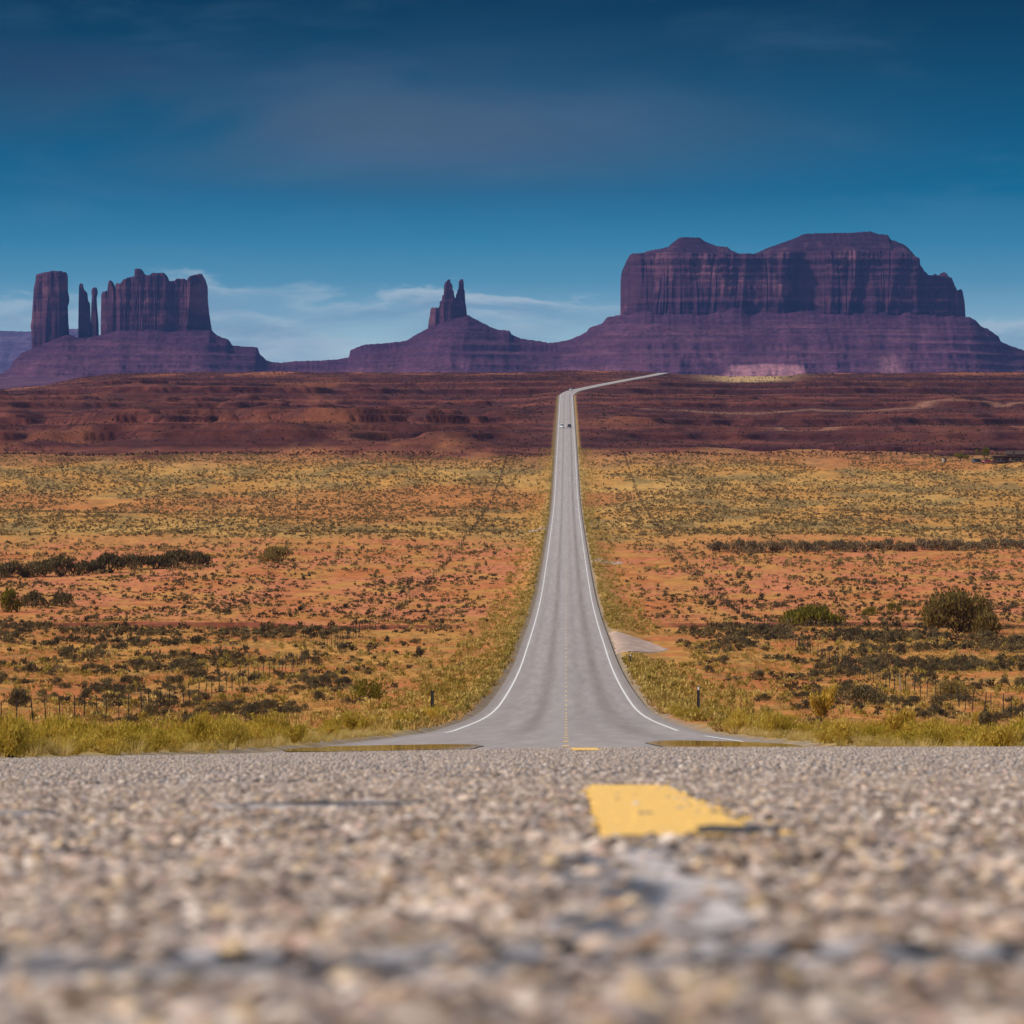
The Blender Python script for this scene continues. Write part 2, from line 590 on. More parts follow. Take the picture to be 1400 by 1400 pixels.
def rock_mat(name, c_dark, c_mid, c_light, zs, bscale):
    m, N = new_mat(name)
    g = N.n('ShaderNodeNewGeometry')
    at = N.n('ShaderNodeAttribute', attribute_name='tint')
    v1 = N.vmul(g.outputs['Position'], (0.030, 0.02, 0.011))
    n1 = N.noise(v1, 1.0, 7.0, 0.62, 0.5)          # vertical streaks
    v2 = N.vmul(g.outputs['Position'], (0.003, 0.003, zs))
    n2 = N.noise(v2, 1.0, 5.0, 0.6, 0.2)          # beds
    v3 = N.vmul(g.outputs['Position'], (0.011, 0.011, 0.013))
    n3 = N.noise(v3, 1.0, 6.0, 0.62, 0.3)
    c = N.mix(N.mapr(n1, 0.34, 0.64), c_dark, c_mid)
    c = N.mix(N.math('MULTIPLY', N.mapr(n2, 0.50, 0.60), 0.45), c, c_dark)
    c = N.mix(N.math('MULTIPLY', N.mapr(n3, 0.52, 0.62), 0.85), c, c_light)
    c = N.mix(1.0, c, at.outputs['Color'], 'MULTIPLY')
    h = N.math('ADD', n1, n2)
    finish(N, c, 0.95, 0.05, (h, 1.0, bscale))
    return m


M_cliff = rock_mat("sandstone_cliff", (0.072, 0.026, 0.048), (0.098, 0.036, 0.062), (0.180, 0.070, 0.092), 0.09, 5.0)
def talus_mat():
    m, N = new_mat("talus_scree")
    a_ = N.n('ShaderNodeAttribute', attribute_name='tint')
    g = N.n('ShaderNodeNewGeometry')
    n1_ = N.noise(N.vmul(g.outputs['Position'], (0.022, 0.012, 0.16)), 1.0, 6.0, 0.62)
    n2_ = N.noise(N.vmul(g.outputs['Position'], (0.11, 0.05, 0.16)), 1.0, 5.0, 0.7, 0.3)
    k = N.math('MULTIPLY', N.mapr(n1_, 0.28, 0.72, 0.74, 1.26, False), N.mapr(n2_, 0.30, 0.70, 0.62, 1.38, False))
    finish(N, N.mix(1.0, a_.outputs['Color'], k, 'MULTIPLY'), 0.97, 0.03, (n2_, 0.8, 4.0))
    return m


M_talus = talus_mat()

# ------------------------------------------------------------------ ground sheet
ds = np.concatenate([np.array([-120.0, -60, -30, -15, -8, -4, -2, -1]), np.geomspace(0.3, 28, 50),
                     np.arange(29, 150, 1.0), np.arange(150, 620, 2.0), np.arange(620, 1640, 4.5),
                     np.arange(1640, 3500, 4.2), np.arange(3500, 9600, 70), np.arange(9600, 19500, 700)])
u = np.linspace(-1, 1, 601)
u = np.concatenate([[-6, -3, -1.8, -1.4, -1.15], u, [1.15, 1.4, 1.8, 3, 6]])
half = 0.165 * np.abs(ds) + 14.0
X = u[None, :] * half[:, None]
_off = np.array([3.6, 4.15, 4.3, 4.55, 4.8, 5.1, 5.5, 6.0, 6.6, 7.4, 8.4, 9.6])
X = np.sort(np.concatenate([X, roadx(ds)[:, None] + np.concatenate([-_off, _off])[None, :] * np.interp(ds, [0, 1500, 3400], [1, 1.05, 1.5])[:, None]], 1), 1)
Y = np.repeat(ds[:, None], X.shape[1], 1)
Z = Tg(X, Y)


def ground_tint(x, y):
    ax = np.abs(x - roadx(y))
    yy = np.maximum(y, 1.0)
    px = CX + x / yy * F
    def N4(k):
        return (fbm(x / (14 * k), y / (34 * k), 5, 2), fbm(x / (5 * k), y / (16 * k), 4, 12), fbm(x / (34 * k), y / (70 * k), 4, 31), fbm(x / (1.6 * k), y / (6 * k), 4, 37))
    A_, B_, C_ = N4(0.7), N4(1.6), N4(3.6)
    m1 = sm(430, 560, y); m2 = sm(820, 1050, y)
    n1, n2, n3, n4 = [lerp(lerp(p_, q_, m1), r_, m2) for p_, q_, r_ in zip(A_, B_, C_)]

    def C(*c): return np.array(c)[None, None, :]
    sand = C(0.47, 0.155, 0.048); pink = C(0.52, 0.178, 0.078)
    gold = C(0.50, 0.240, 0.060); straw = C(0.54, 0.30, 0.085); olive = C(0.25, 0.165, 0.060)
    maroon = C(0.092, 0.029, 0.023); rust = C(0.150, 0.047, 0.031); dusk = C(0.072, 0.031, 0.031); red = C(0.19, 0.055, 0.03)
    e = lambda a: a[..., None]
    near = lerp(sand, gold, e(sm(-0.35, 0.25, n1)))
    near = lerp(near, olive, e(sm(0.05, 0.5, n2) * 0.6))
    mid = lerp(pink, sand, e(sm(-0.2, 0.4, n1)))
    mid = lerp(mid, gold, e(sm(-0.2, 0.4, n2) * 0.8))
    far = lerp(gold, straw, e(sm(-0.2, 0.4, n1)))
    far = lerp(far, olive, e(sm(-0.15, 0.40, n2) * 0.85))
    far = lerp(far, sand, e(sm(0.08, 0.45, n3) * 0.7))
    c = lerp(near, mid, e(sm(440, 520, y + 60 * n3)))
    c = lerp(c, far, e(sm(860, 960, y + 120 * n3)))
    slope = lerp(maroon, rust, e(sm(-0.05, 0.55, n1)))
    slope = lerp(slope, dusk, e(sm(0.0, 0.5, n2) * 0.7))
    zl = T(x, np.clip(y, 1640, 3400)) + 1.2 * n2
    lg = T(x, np.clip(y, 1640, 3300), True)
    bed = fbm(zl / 1.7, zl * 0 + x / 700.0, 4, 44)
    slope = lerp(slope, C(0.040, 0.012, 0.016), e(sm(0.10, 0.40, bed) * 0.55))
    slope = lerp(slope, rust * 1.35, e(sm(0.02, 0.4, -bed) * 0.6))
    slope = lerp(slope, C(0.036, 0.011, 0.014), e(sm(2.0, 4.5, lg) * 0.80))
    slope = lerp(slope, pink * 0.50, e(sm(0.25, 0.6, n3) * 0.5))
    edge = 1600 + 70 * fbm(x / 110.0, y / 300.0, 3, 77) + 40 * n3 + 80 * n2 + 40 * sm(CX - 60, CX + 60, px)
    c = lerp(c, pink * 0.72, e(sm(1480, 1580, y + 60 * n1) * 0.55))
    c = lerp(c, slope, e(sm(edge - 55, edge + 60, y)))
    c = c * (1 + 0.30 * n4)[..., None]
    # pale sandy rims right at the far crest
    c = lerp(c, pink * 0.8, e(sm(3150, 3280, y) * sm(0.05, 0.4, n1) * 0.7))
    # straw coloured flat beyond the bend
    p1 = np.exp(-((px - 1025) / 50.0) ** 2) * sm(3110, 3200, y) * (1 - sm(3300, 3400, y))
    c = lerp(c, C(0.50, 0.32, 0.15), e(np.clip(p1 * 1.4, 0, 0.95)))
    # two pale tracks across the right hand slope
    for a, b, s_ in ((2300, 0.10, 1), (2050, -0.25, 1)):
        q = np.abs(y - (a + b * (px - 1050) + 40 * n3))
        c = lerp(c, C(0.33, 0.16, 0.10), e(np.exp(-(q / 9.0) ** 2) * sm(800, 860, px) * 0.6))
    # bare red earth of the cut bank
    yc = 497 + 16 * fbm(x / 60.0, x * 0 + 3.0, 3, 8) + 0.06 * x
    q = y - yc
    c = lerp(c, red, e(sm(-4, 0, q) * (1 - sm(4.5, 7, q)) * sm(8, 16, ax) * 0.95))
    # dry yellow verge beside the pavement
    vw = np.interp(y, [0, 800, 1500], [9.5, 8.0, 6.6])
    v = (1 - sm(4.8, vw, ax + 3 * n2 * (y < 1500))) * sm(120, 420, y) * (1 - sm(2500, 2650, y))
    c = lerp(c, C(0.42, 0.27, 0.085), e(v * 0.70))
    v2 = (1 - sm(4.65, 5.1, ax + 0.3 * n4)) * sm(22, 40, y)
    v3 = (1 - sm(7.0, 11.0, ax + 3 * n2)) * sm(4.5, 4.9, ax) * sm(20, 32, y) * (1 - sm(120, 190, y))
    c = lerp(c, C(0.38, 0.27, 0.075), e(v3 * 0.85))
    c = lerp(c, C(0.29, 0.225, 0.160), e(v2 * 0.92))
    far2 = sm(3600, 5200, y)
    c = lerp(c, lerp(C(0.090, 0.034, 0.060), C(0.140, 0.055, 0.082), e(sm(-0.4, 0.4, fbm(x / 60.0, y / 200.0, 4, 66)))), e(far2))
    # sun bleached sand fan at the foot of the mesa
    return c


tint = ground_tint(X, Y)
ground = mesh_obj("ground", np.stack([X, Y, Z], -1).reshape(-1, 3), grid_faces(*X.shape), M_ground, tint.reshape(-1, 3), smooth=True)
tag(ground, "orange desert floor with dry golden grass and red layered slopes", kind="structure")

# ------------------------------------------------------------------ road
rd = np.concatenate([np.array([-100.0, -50, -20, -8, -3, -1]), np.geomspace(0.25, 28, 90), np.arange(28.5, 150, 0.75), np.arange(150, 640, 2.0),
                     np.arange(640, 2500, 6.0), np.arange(2500, 3470, 5.0)])
HW = 4.25
ru = np.linspace(-HW, HW, 69)


def strip_pts(d, offs, dz):
    """points at sideways offsets from the road's centre line"""
    rx = roadx(d)
    e = 1.0
    tx = (roadx(d + e) - roadx(d - e)) / (2 * e)
    nrm = np.sqrt(1 + tx ** 2)
    px_ = rx[:, None] + offs / nrm[:, None]
    py_ = d[:, None] - offs * (tx / nrm)[:, None]
    base = T(rx, d)
    near = (1 - sm(26, 70, d))[:, None]
    cross = np.where(offs < 0, 0.020 * offs, 0.003 * offs) * near - 0.015 * np.abs(offs) * (1 - near)
    return np.stack([px_, py_, base[:, None] + cross + dz], -1)


O = np.repeat(ru[None, :], len(rd), 0)
P = strip_pts(rd, O, 0.0)
yy = P[..., 1]
nA = fbm(O / 0.5, yy / 14.0, 4, 3)
nB = fbm(O / 1.5, yy / 60.0, 3, 9)
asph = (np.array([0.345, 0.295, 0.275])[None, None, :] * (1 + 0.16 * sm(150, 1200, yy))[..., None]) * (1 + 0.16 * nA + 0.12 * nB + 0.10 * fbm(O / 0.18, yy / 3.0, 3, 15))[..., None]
track = (np.exp(-((O + 1.25) / 0.34) ** 2) * 0.9 + np.exp(-((O - 2.1) / 0.42) ** 2) + 0.35 * np.exp(-((O + 2.9) / 0.3) ** 2)
         + 0.35 * np.exp(-((O - 0.75) / 0.3) ** 2)) * sm(70, 140, yy) * (0.75 + 0.5 * nB)
asph = lerp(asph, np.array([0.19, 0.145, 0.12])[None, None, :], np.clip(track, 0, 1)[..., None] * 0.72)
pale = np.exp(-((O + 0.2) / 0.35) ** 2) * sm(60, 120, yy)
asph = lerp(asph, np.array([0.37, 0.33, 0.31])[None, None, :], pale[..., None] * 0.5)
shoulder = sm(3.75, 4.0, np.abs(O))
asph = lerp(asph, np.array([0.27, 0.22, 0.19])[None, None, :], shoulder[..., None] * 0.6)
road = mesh_obj("road", P.reshape(-1, 3), grid_faces(*O.shape), M_asphalt, asph.reshape(-1, 3), smooth=True)
tag(road, "straight two-lane chip sealed highway running down and away to the buttes", kind="structure")


def strip(name, d0, d1, off, w, mat, dz, parent=road, step=1.5):
    n = max(2, int((d1 - d0) / step) + 1)
    d = np.linspace(d0, d1, n)
    o = np.repeat((off + np.array([-w / 2, w / 2]))[None, :], n, 0)
    p = strip_pts(d, o, dz)
    return mesh_obj(name, p.reshape(-1, 3), grid_faces(n, 2), mat, parent=parent)


for s_, a_, b_ in ((-1, 124, 3440), (-1, 63, 69), (1, 134, 3440), (1, 84, 108), (1, 56, 61), (1, 28, 40)):
    tag(strip("edge_line", a_, b_, 3.6 * s_, 0.125, M_white, 0.006 if a_ < 120 else 0.005), kind="structure")
DASH0, DASHL, DASHP, DASHX = 2.56, 2.45, 12.15, 0.073
k = 0
while True:
    a = DASH0 + k * DASHP
    if a > 1000:
        break
    ln = strip("centre_dash", a, a + DASHL, DASHX if a < 40 else 0.0, 0.098, M_yellow, 0.0035, step=0.5)
    tag(ln, kind="structure")
    k += 1
    if k > 60:
        break

# chip seal stones, standing proud of the binder in front of the lens
ico = bmesh.new(); bmesh.ops.create_icosphere(ico, subdivisions=1, radius=1.0)
iv = np.array([v.co[:] for v in ico.verts]); ifc = np.array([[v.index for v in f.verts] for f in ico.faces]); ico.free()


def seal_mask(x, y):
    """smooth sealed cracks where no stones show"""
    w1 = 1.165 + 0.012 * np.sin(x * 25) + 0.02 * (vnoise(x * 18, y * 0, 3) - 0.5)
    a = np.abs(y - w1) < 0.040
    w2 = 3.9 + 0.1 * np.sin(x * 6)
    b = (np.abs(y - 3.72 - 0.1 * np.sin(x * 6)) < 0.06) & (x < -0.455)
    b2 = (np.abs(y - 6.2 - 0.15 * np.sin(x * 5)) < 0.15) & (x < -0.35) & (x > -0.75)
    c0 = 0.030 + 0.012 * np.sin(y * 9)
    c = (np.abs(x - c0) < 0.026 + 0.009 * np.sin(y * 17 + 1)) & (y > 1.27) & (y < 2.2)
    d = (np.abs(y - 2.05 - 0.5 * (x - 0.03)) < 0.10) & (x > 0.0) & (x < 0.14)
    return a | b | b2 | c | d


pts = []
def scatter_band(d0, d1, n):
    uu = rng.random(n)
    d = np.sqrt(d0 * d0 + uu * (d1 * d1 - d0 * d0))
    x = (rng.random(n) - 0.53) * (0.30 * d + 0.06)
    return np.stack([x, d], -1)
pts.append(scatter_band(0.55, 2.2, 26000))
pts.append(scatter_band(2.2, 6.0, 52000))
_w = np.stack([(rng.random(60000) * 2 - 1) * 2.4, 0.6 + 5.4 * rng.random(60000)], -1)     # thinner cover to the sides
pts.append(_w[np.abs(_w[:, 0] + 0.009 * _w[:, 1]) > 0.15 * _w[:, 1] + 0.03])
for d0 in np.arange(6.0, 26.0, 1.0):
    pts.append(scatter_band(d0, d0 + 1.0, 2300))
pts = np.concatenate(pts)
onseal = seal_mask(pts[:, 0], pts[:, 1])
kp = ~onseal | (rng.random(len(pts)) < np.where(pts[:, 1] < 1.24, 0.12, 0.08))
pts = pts[kp]; onseal = onseal[kp]
ns = len(pts)
rad = (0.0032 + 0.0036 * rng.random(ns) ** 1.5) * np.interp(pts[:, 1], [0.5, 2.0, 4.0, 30.0], [1.05, 1.0, 0.92, 0.95])
pal = np.array([(0.50, 0.385, 0.31), (0.40, 0.335, 0.315), (0.66, 0.57, 0.51), (0.28, 0.185, 0.125), (0.24, 0.205, 0.20), (0.085, 0.068, 0.066), (0.56, 0.42, 0.27), (0.44, 0.31, 0.265)])
ci = rng.choice(len(pal), ns, p=[0.22, 0.15, 0.12, 0.14, 0.10, 0.13, 0.07, 0.07])
scol = pal[ci] * (0.85 + 0.3 * rng.random((ns, 1)))
scol = scol * np.array([[1.05, 0.99, 0.92]])
big = fbm(pts[:, 0] / 0.05, pts[:, 1] / 0.12, 3, 55)
scol = scol * np.clip(0.95 + 0.75 * big, 0.28, 1.6)[:, None]
scol = lerp(scol, np.array([[0.10, 0.075, 0.06]]), (sm(0.22, 0.5, fbm(pts[:, 0] / 0.03, pts[:, 1] / 0.07, 3, 58)) * 0.75)[:, None])
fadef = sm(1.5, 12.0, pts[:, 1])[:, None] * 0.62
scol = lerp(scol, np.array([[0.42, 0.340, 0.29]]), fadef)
z0 = road_z(pts[:, 0], pts[:, 1]) + np.where(onseal, 0.0038, 0.0)
painted = np.zeros(ns, bool)
for kk in range(3):
    a = DASH0 + kk * DASHP
    painted |= (np.abs(pts[:, 0] - DASHX - 0.056) < 0.016) & (pts[:, 1] > a) & (pts[:, 1] < a + DASHL * 0.55) & (rng.random(ns) < 0.40)
    painted |= (pts[:, 0] > DASHX - 0.054) & (pts[:, 0] < DASHX + 0.048 + 0.010 * rng.normal(size=ns)) & (rng.random(ns) < 0.985) & (pts[:, 1] > a) & (pts[:, 1] < a + DASHL)
keep_r = rad.copy()
rad = np.where(painted, rad * 0.78, rad)
scol[painted] = np.array([0.95, 0.57, 0.15]) * (0.86 + 0.26 * rng.random((painted.sum(), 1)))
ang = rng.random(ns) * 6.283
ca, sa = np.cos(ang), np.sin(ang)
nv = len(iv)
jit = 1 + 0.28 * (rng.random((ns, nv)) - 0.5)
sx = 0.85 + 0.5 * rng.random(ns); sz = 0.6 + 0.4 * rng.random(ns)
lx = iv[None, :, 0] * jit * (rad * sx)[:, None]; ly = iv[None, :, 1] * jit * rad[:, None]; lz = iv[None, :, 2] * jit * (rad * sz)[:, None]
vx = lx * ca[:, None] - ly * sa[:, None] + pts[:, 0:1]
vy = lx * sa[:, None] + ly * ca[:, None] + pts[:, 1:2]
vz = lz + (z0 + rad * 0.05)[:, None]
sv = np.stack([vx, vy, vz], -1).reshape(-1, 3)
sf = (ifc[None] + (np.arange(ns) * nv)[:, None, None]).reshape(-1, 3)
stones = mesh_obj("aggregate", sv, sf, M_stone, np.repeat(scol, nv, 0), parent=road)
tag(stones, "coarse beige and grey stone chips of the road surface", kind="stuff")

# smooth sealed cracks, as strips over the binder
def seal_poly(name, pts2, mat, dz, sx=0.0, sy=0.035):
    n = len(pts2)
    v = [(x, y, float(road_z(x, y)) + dz * (0.9 + 0.25 * float(vnoise(x * 30, y * 30, 2)))) for x, y in pts2]
    m = n // 2
    v += [(x + (-sx if i < m else sx), y + (sy if i < m else -sy), float(road_z(x, y)) - 0.001) for i, (x, y) in enumerate(pts2)]
    f = [(i, i + 1, n - 2 - i, n - 1 - i) for i in range(m - 1)]
    f += [(i, (i + 1) % n, n + (i + 1) % n, n + i) for i in range(n)]
    o = mesh_obj(name, np.array(v), np.array(f), mat, parent=road)
    return o
xs = np.linspace(-0.30, 0.30, 60)
top = [(x, 1.210 + 0.012 * math.sin(x * 25) + 0.006 * random.random()) for x in xs]
bot = [(x, 1.120 + 0.012 * math.sin(x * 25) - 0.006 * random.random()) for x in xs[::-1]]
seal_poly("crack_seal", top + bot, M_tar, 0.0058)
ysl = np.linspace(1.25, 2.2, 40)
lft = [(0.006 + 0.012 * math.sin(y * 9) + 0.008 * math.sin(y * 31), y) for y in ysl]
rgt = [(0.058 + 0.012 * math.sin(y * 9) + 0.008 * math.sin(y * 23 + 2), y) for y in ysl[::-1]]
seal_poly("crack_seal", lft + rgt, M_tar, 0.0062, 0.008, 0.0)
for xa_, xb_, yc_ in ((-0.80, -0.455, 3.72), (-0.33, -0.13, 3.95)):
    xs = np.linspace(xa_, xb_, 30)
    wv_ = 0.07 * np.sin(np.linspace(0.05, math.pi - 0.05, 30))
    top = [(x, yc_ + 0.1 * math.sin(x * 6) + w_) for x, w_ in zip(xs, wv_)]
    bot = [(x, yc_ + 0.1 * math.sin(x * 6) - w_) for x, w_ in zip(xs[::-1], wv_[::-1])]
    seal_poly("crack_seal", top + bot, M_tar, 0.0060)
# dark tar lip at the near corner of the first yellow dash
lip = MB()
nlip = 26
for j in range(2):
    pass
lv = []; lf = []
for i in range(nlip):
    t = i / (nlip - 1)
    x = 0.082 + 0.048 * t
    hgt = 0.0020 * math.sin(math.pi * min(1, t * 1.05)) ** 0.7 if 0 < t < 1 else 0.0008
    y = 2.60 + 0.02 * math.sin(t * 9)
    zz = float(road_z(x, y))
    lv += [(x, y - 0.02, zz + 0.003), (x, y - 0.004, zz + 0.0045 + hgt), (x, y + 0.03, zz + 0.0045 + hgt * 0.9), (x, y + 0.06, zz + 0.002)]
for i in range(nlip - 1):
    for j in range(3):
        a = i * 4 + j
        lf.append((a, a + 4, a + 5, a + 1))
mesh_obj("tar_lip", np.array(lv), np.array(lf), M_tardark, parent=road, smooth=True)

# heat shimmer over the brow, imitated by added glossy sheets on the lane edges
M_mirage, N = new_mat("mirage_gloss")
p = finish(N, (0.03, 0.028, 0.025), 0.03, 0.5)
p.inputs['Metallic'].default_value = 0.0
p.inputs['IOR'].default_value = 1.33


def mirage_sheet(x0, x1, y0, y1, label, seed):
    n = 40
    c = (0.5 * (x0 + x1), 0.5 * (y0 + y1))
    v = []
    for i in range(n):
        t = 2 * math.pi * i / n
        r = 1 + 0.22 * (vnoise(2 * math.cos(t) + 9, 2 * math.sin(t) + 9, seed) - 0.5)
        x = c[0] + 0.5 * (x1 - x0) * r * math.copysign(abs(math.cos(t)) ** 0.6, math.cos(t))
        y = c[1] + 0.5 * (y1 - y0) * r * math.copysign(abs(math.sin(t)) ** 0.6, math.sin(t))
        v.append((x, y, float(road_z(x, y)) + 0.012))
    me = bpy.data.meshes.new("mirage")
    me.from_pydata(v + [(c[0], c[1], float(road_z(*c)) + 0.012)], [], [(i, (i + 1) % n, n) for i in range(n)])
    me.materials.append(M_mirage)
    o = bpy.data.objects.new("mirage", me); COL.objects.link(o)
    tag(o, label, kind="structure")


mirage_sheet(1.45, 4.2, 57, 84, "heat mirage sheet on the right lane reflecting yellow brush", 1)
mirage_sheet(-4.2, -1.3, 57, 72, "thin heat mirage sheet along the left lane edge below the brush", 5)


# gravel pull-outs and tracks that meet the road
def path_sheet(label, poly_d, name="path"):
    """rows of (y, xa, xb) conforming to the ground"""
    rows = np.array(poly_d, float)
    n = 40
    yy_ = np.linspace(rows[0, 0], rows[-1, 0], n)
    xa = np.interp(yy_, rows[:, 0], rows[:, 1]); xb = np.interp(yy_, rows[:, 0], rows[:, 2])
    t = np.linspace(0, 1, 24)
    X_ = xa[:, None] + (xb - xa)[:, None] * t
    X_ = X_ + 0.25 * fbm(X_ / 2.0, yy_[:, None] / 6.0 + 0 * X_, 2, 3)
    Y_ = np.repeat(yy_[:, None], 24, 1)
    Z_ = Tg(X_, Y_) + 0.07 - 0.35 * np.maximum(0, np.abs(t[None, :] - 0.5) - 0.42) / 0.08 - 0.25 * (np.abs(np.linspace(-1, 1, n))[:, None] > 0.93)
    o = mesh_obj(name, np.stack([X_, Y_, Z_], -1).reshape(-1, 3), grid_faces(n, 24), M_path, smooth=True)
    tag(o, label, kind="structure")


path_sheet("pale gravel pull-out on the right beyond the brow", [(368, 4.3, 5.0), (384, 4.3, 8.0), (400, 4.3, 10.3), (424, 4.3, 8.8), (436, 4.3, 6.0), (446, 4.3, 4.8)])
path_sheet("grey dirt track joining the road from the right", [(776, 4.5, 5), (780, 4.5, 11), (792, 4.5, 11), (796, 4.5, 5)])
path_sheet("grey dirt track joining the road from the left", [(1000, -10, -4.5), (1014, -9, -4.5), (1026, -6.0, -4.5)])

# ------------------------------------------------------------------ haze, one even body of air
M_haze = bpy.data.materials.new("desert_air"); M_haze.use_nodes = True
H = NT(M_haze.node_tree)
pv = H.n('ShaderNodeVolumePrincipled')
pv.inputs['Color'].default_value = (*AIR_COL, 1.0)
pv.inputs['Density'].default_value = AIR_DENS
pv.inputs['Anisotropy'].default_value = 0.0
ho = H.n('ShaderNodeOutputMaterial'); H.l(pv.outputs[0], ho.inputs['Volume'])
hz = MB().box(-26000, 26000, -140, AIR_END, float(Z.min()) - 1.0, AIR_TOP).build("haze", M_haze)
tag(hz, "thin blue air over the whole plain", kind="stuff")

# ------------------------------------------------------------------ far hills and buttes
DB = 9000.0
SIL = [(-500, 520), (-80, 519), (0, 511), (14, 503), (22, 490), (27, 487), (32, 481), (43, 477), (90, 458), (97, 458), (107, 462), (122, 461), (138, 458),
       (160, 452), (289, 451), (297, 459), (303, 461), (312, 464), (317, 472), (352, 475), (355, 484), (364, 492), (372, 495), (385, 496),
       (400, 494), (455, 492), (477, 489), (479, 479), (490, 474), (500, 471), (530, 469), (555, 466), (568, 458), (585, 449), (610, 436), (640, 431),
       (660, 442), (680, 451), (697, 452), (699, 457), (712, 463), (735, 466), (750, 469), (762, 468), (780, 464), (802, 454), (806, 448),
       (822, 443), (830, 434), (848, 431), (1000, 430), (1100, 428), (1200, 430), (1318, 434), (1326, 438), (1335, 447), (1343, 449), (1360, 460),
       (1363, 467), (1380, 473), (1400, 480), (1440, 494), (1520, 505), (1700, 514), (2000, 518)]


def hill_sheet(name, D, sil, px0, px1, label, hd_f, tint_f, ny=150, front=620.0, nx=900, steep=0.60, cone_f=lambda p_: 0 * p_):
    pxs = np.linspace(px0, px1, nx)
    xs_ = (pxs - CX) / F * D
    rows = np.interp(pxs, [a for a, b in sil], [b for a, b in sil])
    rows = rows + 0.9 * fbm(pxs / 5.0, pxs * 0 + 2, 3, 17)
    cone = cone_f(pxs)
    zs = (HZ - rows) / F * D
    kw = int(46 / (pxs[1] - pxs[0])); ker = np.hanning(2 * kw + 3); ker /= ker.sum()
    zs_s = np.convolve(np.pad(zs, kw + 1, mode='edge'), ker, mode='valid')
    hd = hd_f(pxs)
    q = np.concatenate([np.linspace(-front, 0, ny), [20, 80, 200, 500, 900]])
    Xh = np.repeat(xs_[None, :], len(q), 0)
    fr = np.where(q < 0, -q, q)[:, None]
    n = fbm(Xh / 55.0, q[:, None] / 260.0, 4, 41)
    gul = np.abs(fbm(Xh / 70.0, q[:, None] / 300.0, 4, 51))
    prof = steep * fr * (1.0 - 0.30 * np.clip(fr / front, 0, 1))
    Zh = lerp(zs[None, :], np.minimum(zs_s, zs + 30)[None, :], sm(0, 90, fr) * (q[:, None] < 0)) - prof * (1 + 0.10 * n) - gul * np.minimum(fr, 120) * 0.05
    Zh = Zh + cone[None, :] * np.exp(-fr / 45.0) * (q[:, None] <= 0)
    st = sm(0, 25, fr)
    nb = 3.0 * fbm(Xh / 300.0, q[:, None] / 400.0, 2, 61)
    Zt = STR_TAL(Zh + nb) - nb
    Zh = lerp(Zh, Zt, 0.95 * st)
    Yh = D + q[:, None] * 1.0 - np.where(q[:, None] < 0, hd[None, :], 0) + np.where(q[:, None] > 0, hd[None, :], 0)
    V = np.stack([Xh, Yh, Zh], -1)
    c = tint_f(Xh, Yh, Zh, pxs[None, :] + 0 * Xh, fr)
    o = mesh_obj(name, V.reshape(-1, 3), grid_faces(*Xh.shape), M_talus, c.reshape(-1, 3), smooth=True)
    tag(o, label, kind="structure")
    return o


def hd_main(px):
    return 10 + 30 * sm(-20, 60, px) * (1 - sm(280, 420, px)) + 14 * np.exp(-((px - 612) / 40.0) ** 2) + 108 * sm(760, 900, px) * (1 - sm(1270, 1440, px))


def tint_main(x, y, z, px, fr):
    n = fbm(x / 260.0, z / 10.0, 4, 71)
    n2 = fbm(x / 190.0, z / 26.0, 5, 73)
    gz = z + 3.0 * fbm(x / 300.0, (y - DB) / 400.0, 2, 61)
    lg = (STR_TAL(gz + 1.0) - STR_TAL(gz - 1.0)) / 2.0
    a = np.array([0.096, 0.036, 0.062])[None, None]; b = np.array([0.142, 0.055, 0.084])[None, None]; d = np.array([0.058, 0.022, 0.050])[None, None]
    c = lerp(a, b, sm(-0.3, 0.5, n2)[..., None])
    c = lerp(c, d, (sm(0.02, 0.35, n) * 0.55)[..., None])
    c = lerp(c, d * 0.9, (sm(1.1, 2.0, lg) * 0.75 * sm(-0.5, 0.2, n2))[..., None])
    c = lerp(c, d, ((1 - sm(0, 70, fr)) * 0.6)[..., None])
    fan = fbm(x / 34.0 + 0.6 * fbm(x / 120.0, fr / 200.0, 2, 7), fr / 420.0, 4, 75)
    c = c * (1 + 0.30 * fan * sm(10, 80, fr))[..., None]
    row = HZ - z / y * F
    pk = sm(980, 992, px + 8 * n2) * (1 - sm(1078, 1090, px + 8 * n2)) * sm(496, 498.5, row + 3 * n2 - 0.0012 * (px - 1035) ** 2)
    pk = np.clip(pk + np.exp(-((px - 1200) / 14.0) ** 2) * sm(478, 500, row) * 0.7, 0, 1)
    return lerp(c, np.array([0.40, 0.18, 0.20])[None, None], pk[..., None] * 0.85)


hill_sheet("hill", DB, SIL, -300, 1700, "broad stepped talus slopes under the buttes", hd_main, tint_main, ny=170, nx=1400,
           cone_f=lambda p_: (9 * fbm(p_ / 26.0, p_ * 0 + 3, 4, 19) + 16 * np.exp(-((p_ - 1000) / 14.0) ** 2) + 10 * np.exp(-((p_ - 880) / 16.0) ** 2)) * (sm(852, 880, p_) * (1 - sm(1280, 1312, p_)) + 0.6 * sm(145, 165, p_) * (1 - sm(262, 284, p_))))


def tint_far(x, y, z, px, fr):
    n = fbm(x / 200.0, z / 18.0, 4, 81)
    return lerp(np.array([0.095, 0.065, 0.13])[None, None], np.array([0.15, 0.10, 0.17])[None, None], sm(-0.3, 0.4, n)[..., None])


hill_sheet("mountain", 15000.0, [(-900, 470), (-300, 455), (-60, 452), (0, 452), (30, 453), (60, 452), (100, 449), (118, 450), (128, 462), (200, 495), (400, 505)],
           -700, 300, "long flat-topped blue ridge far behind the left buttes", lambda p_: 60 + 0 * p_, tint_far, ny=60, front=900.0, nx=300, steep=0.42)


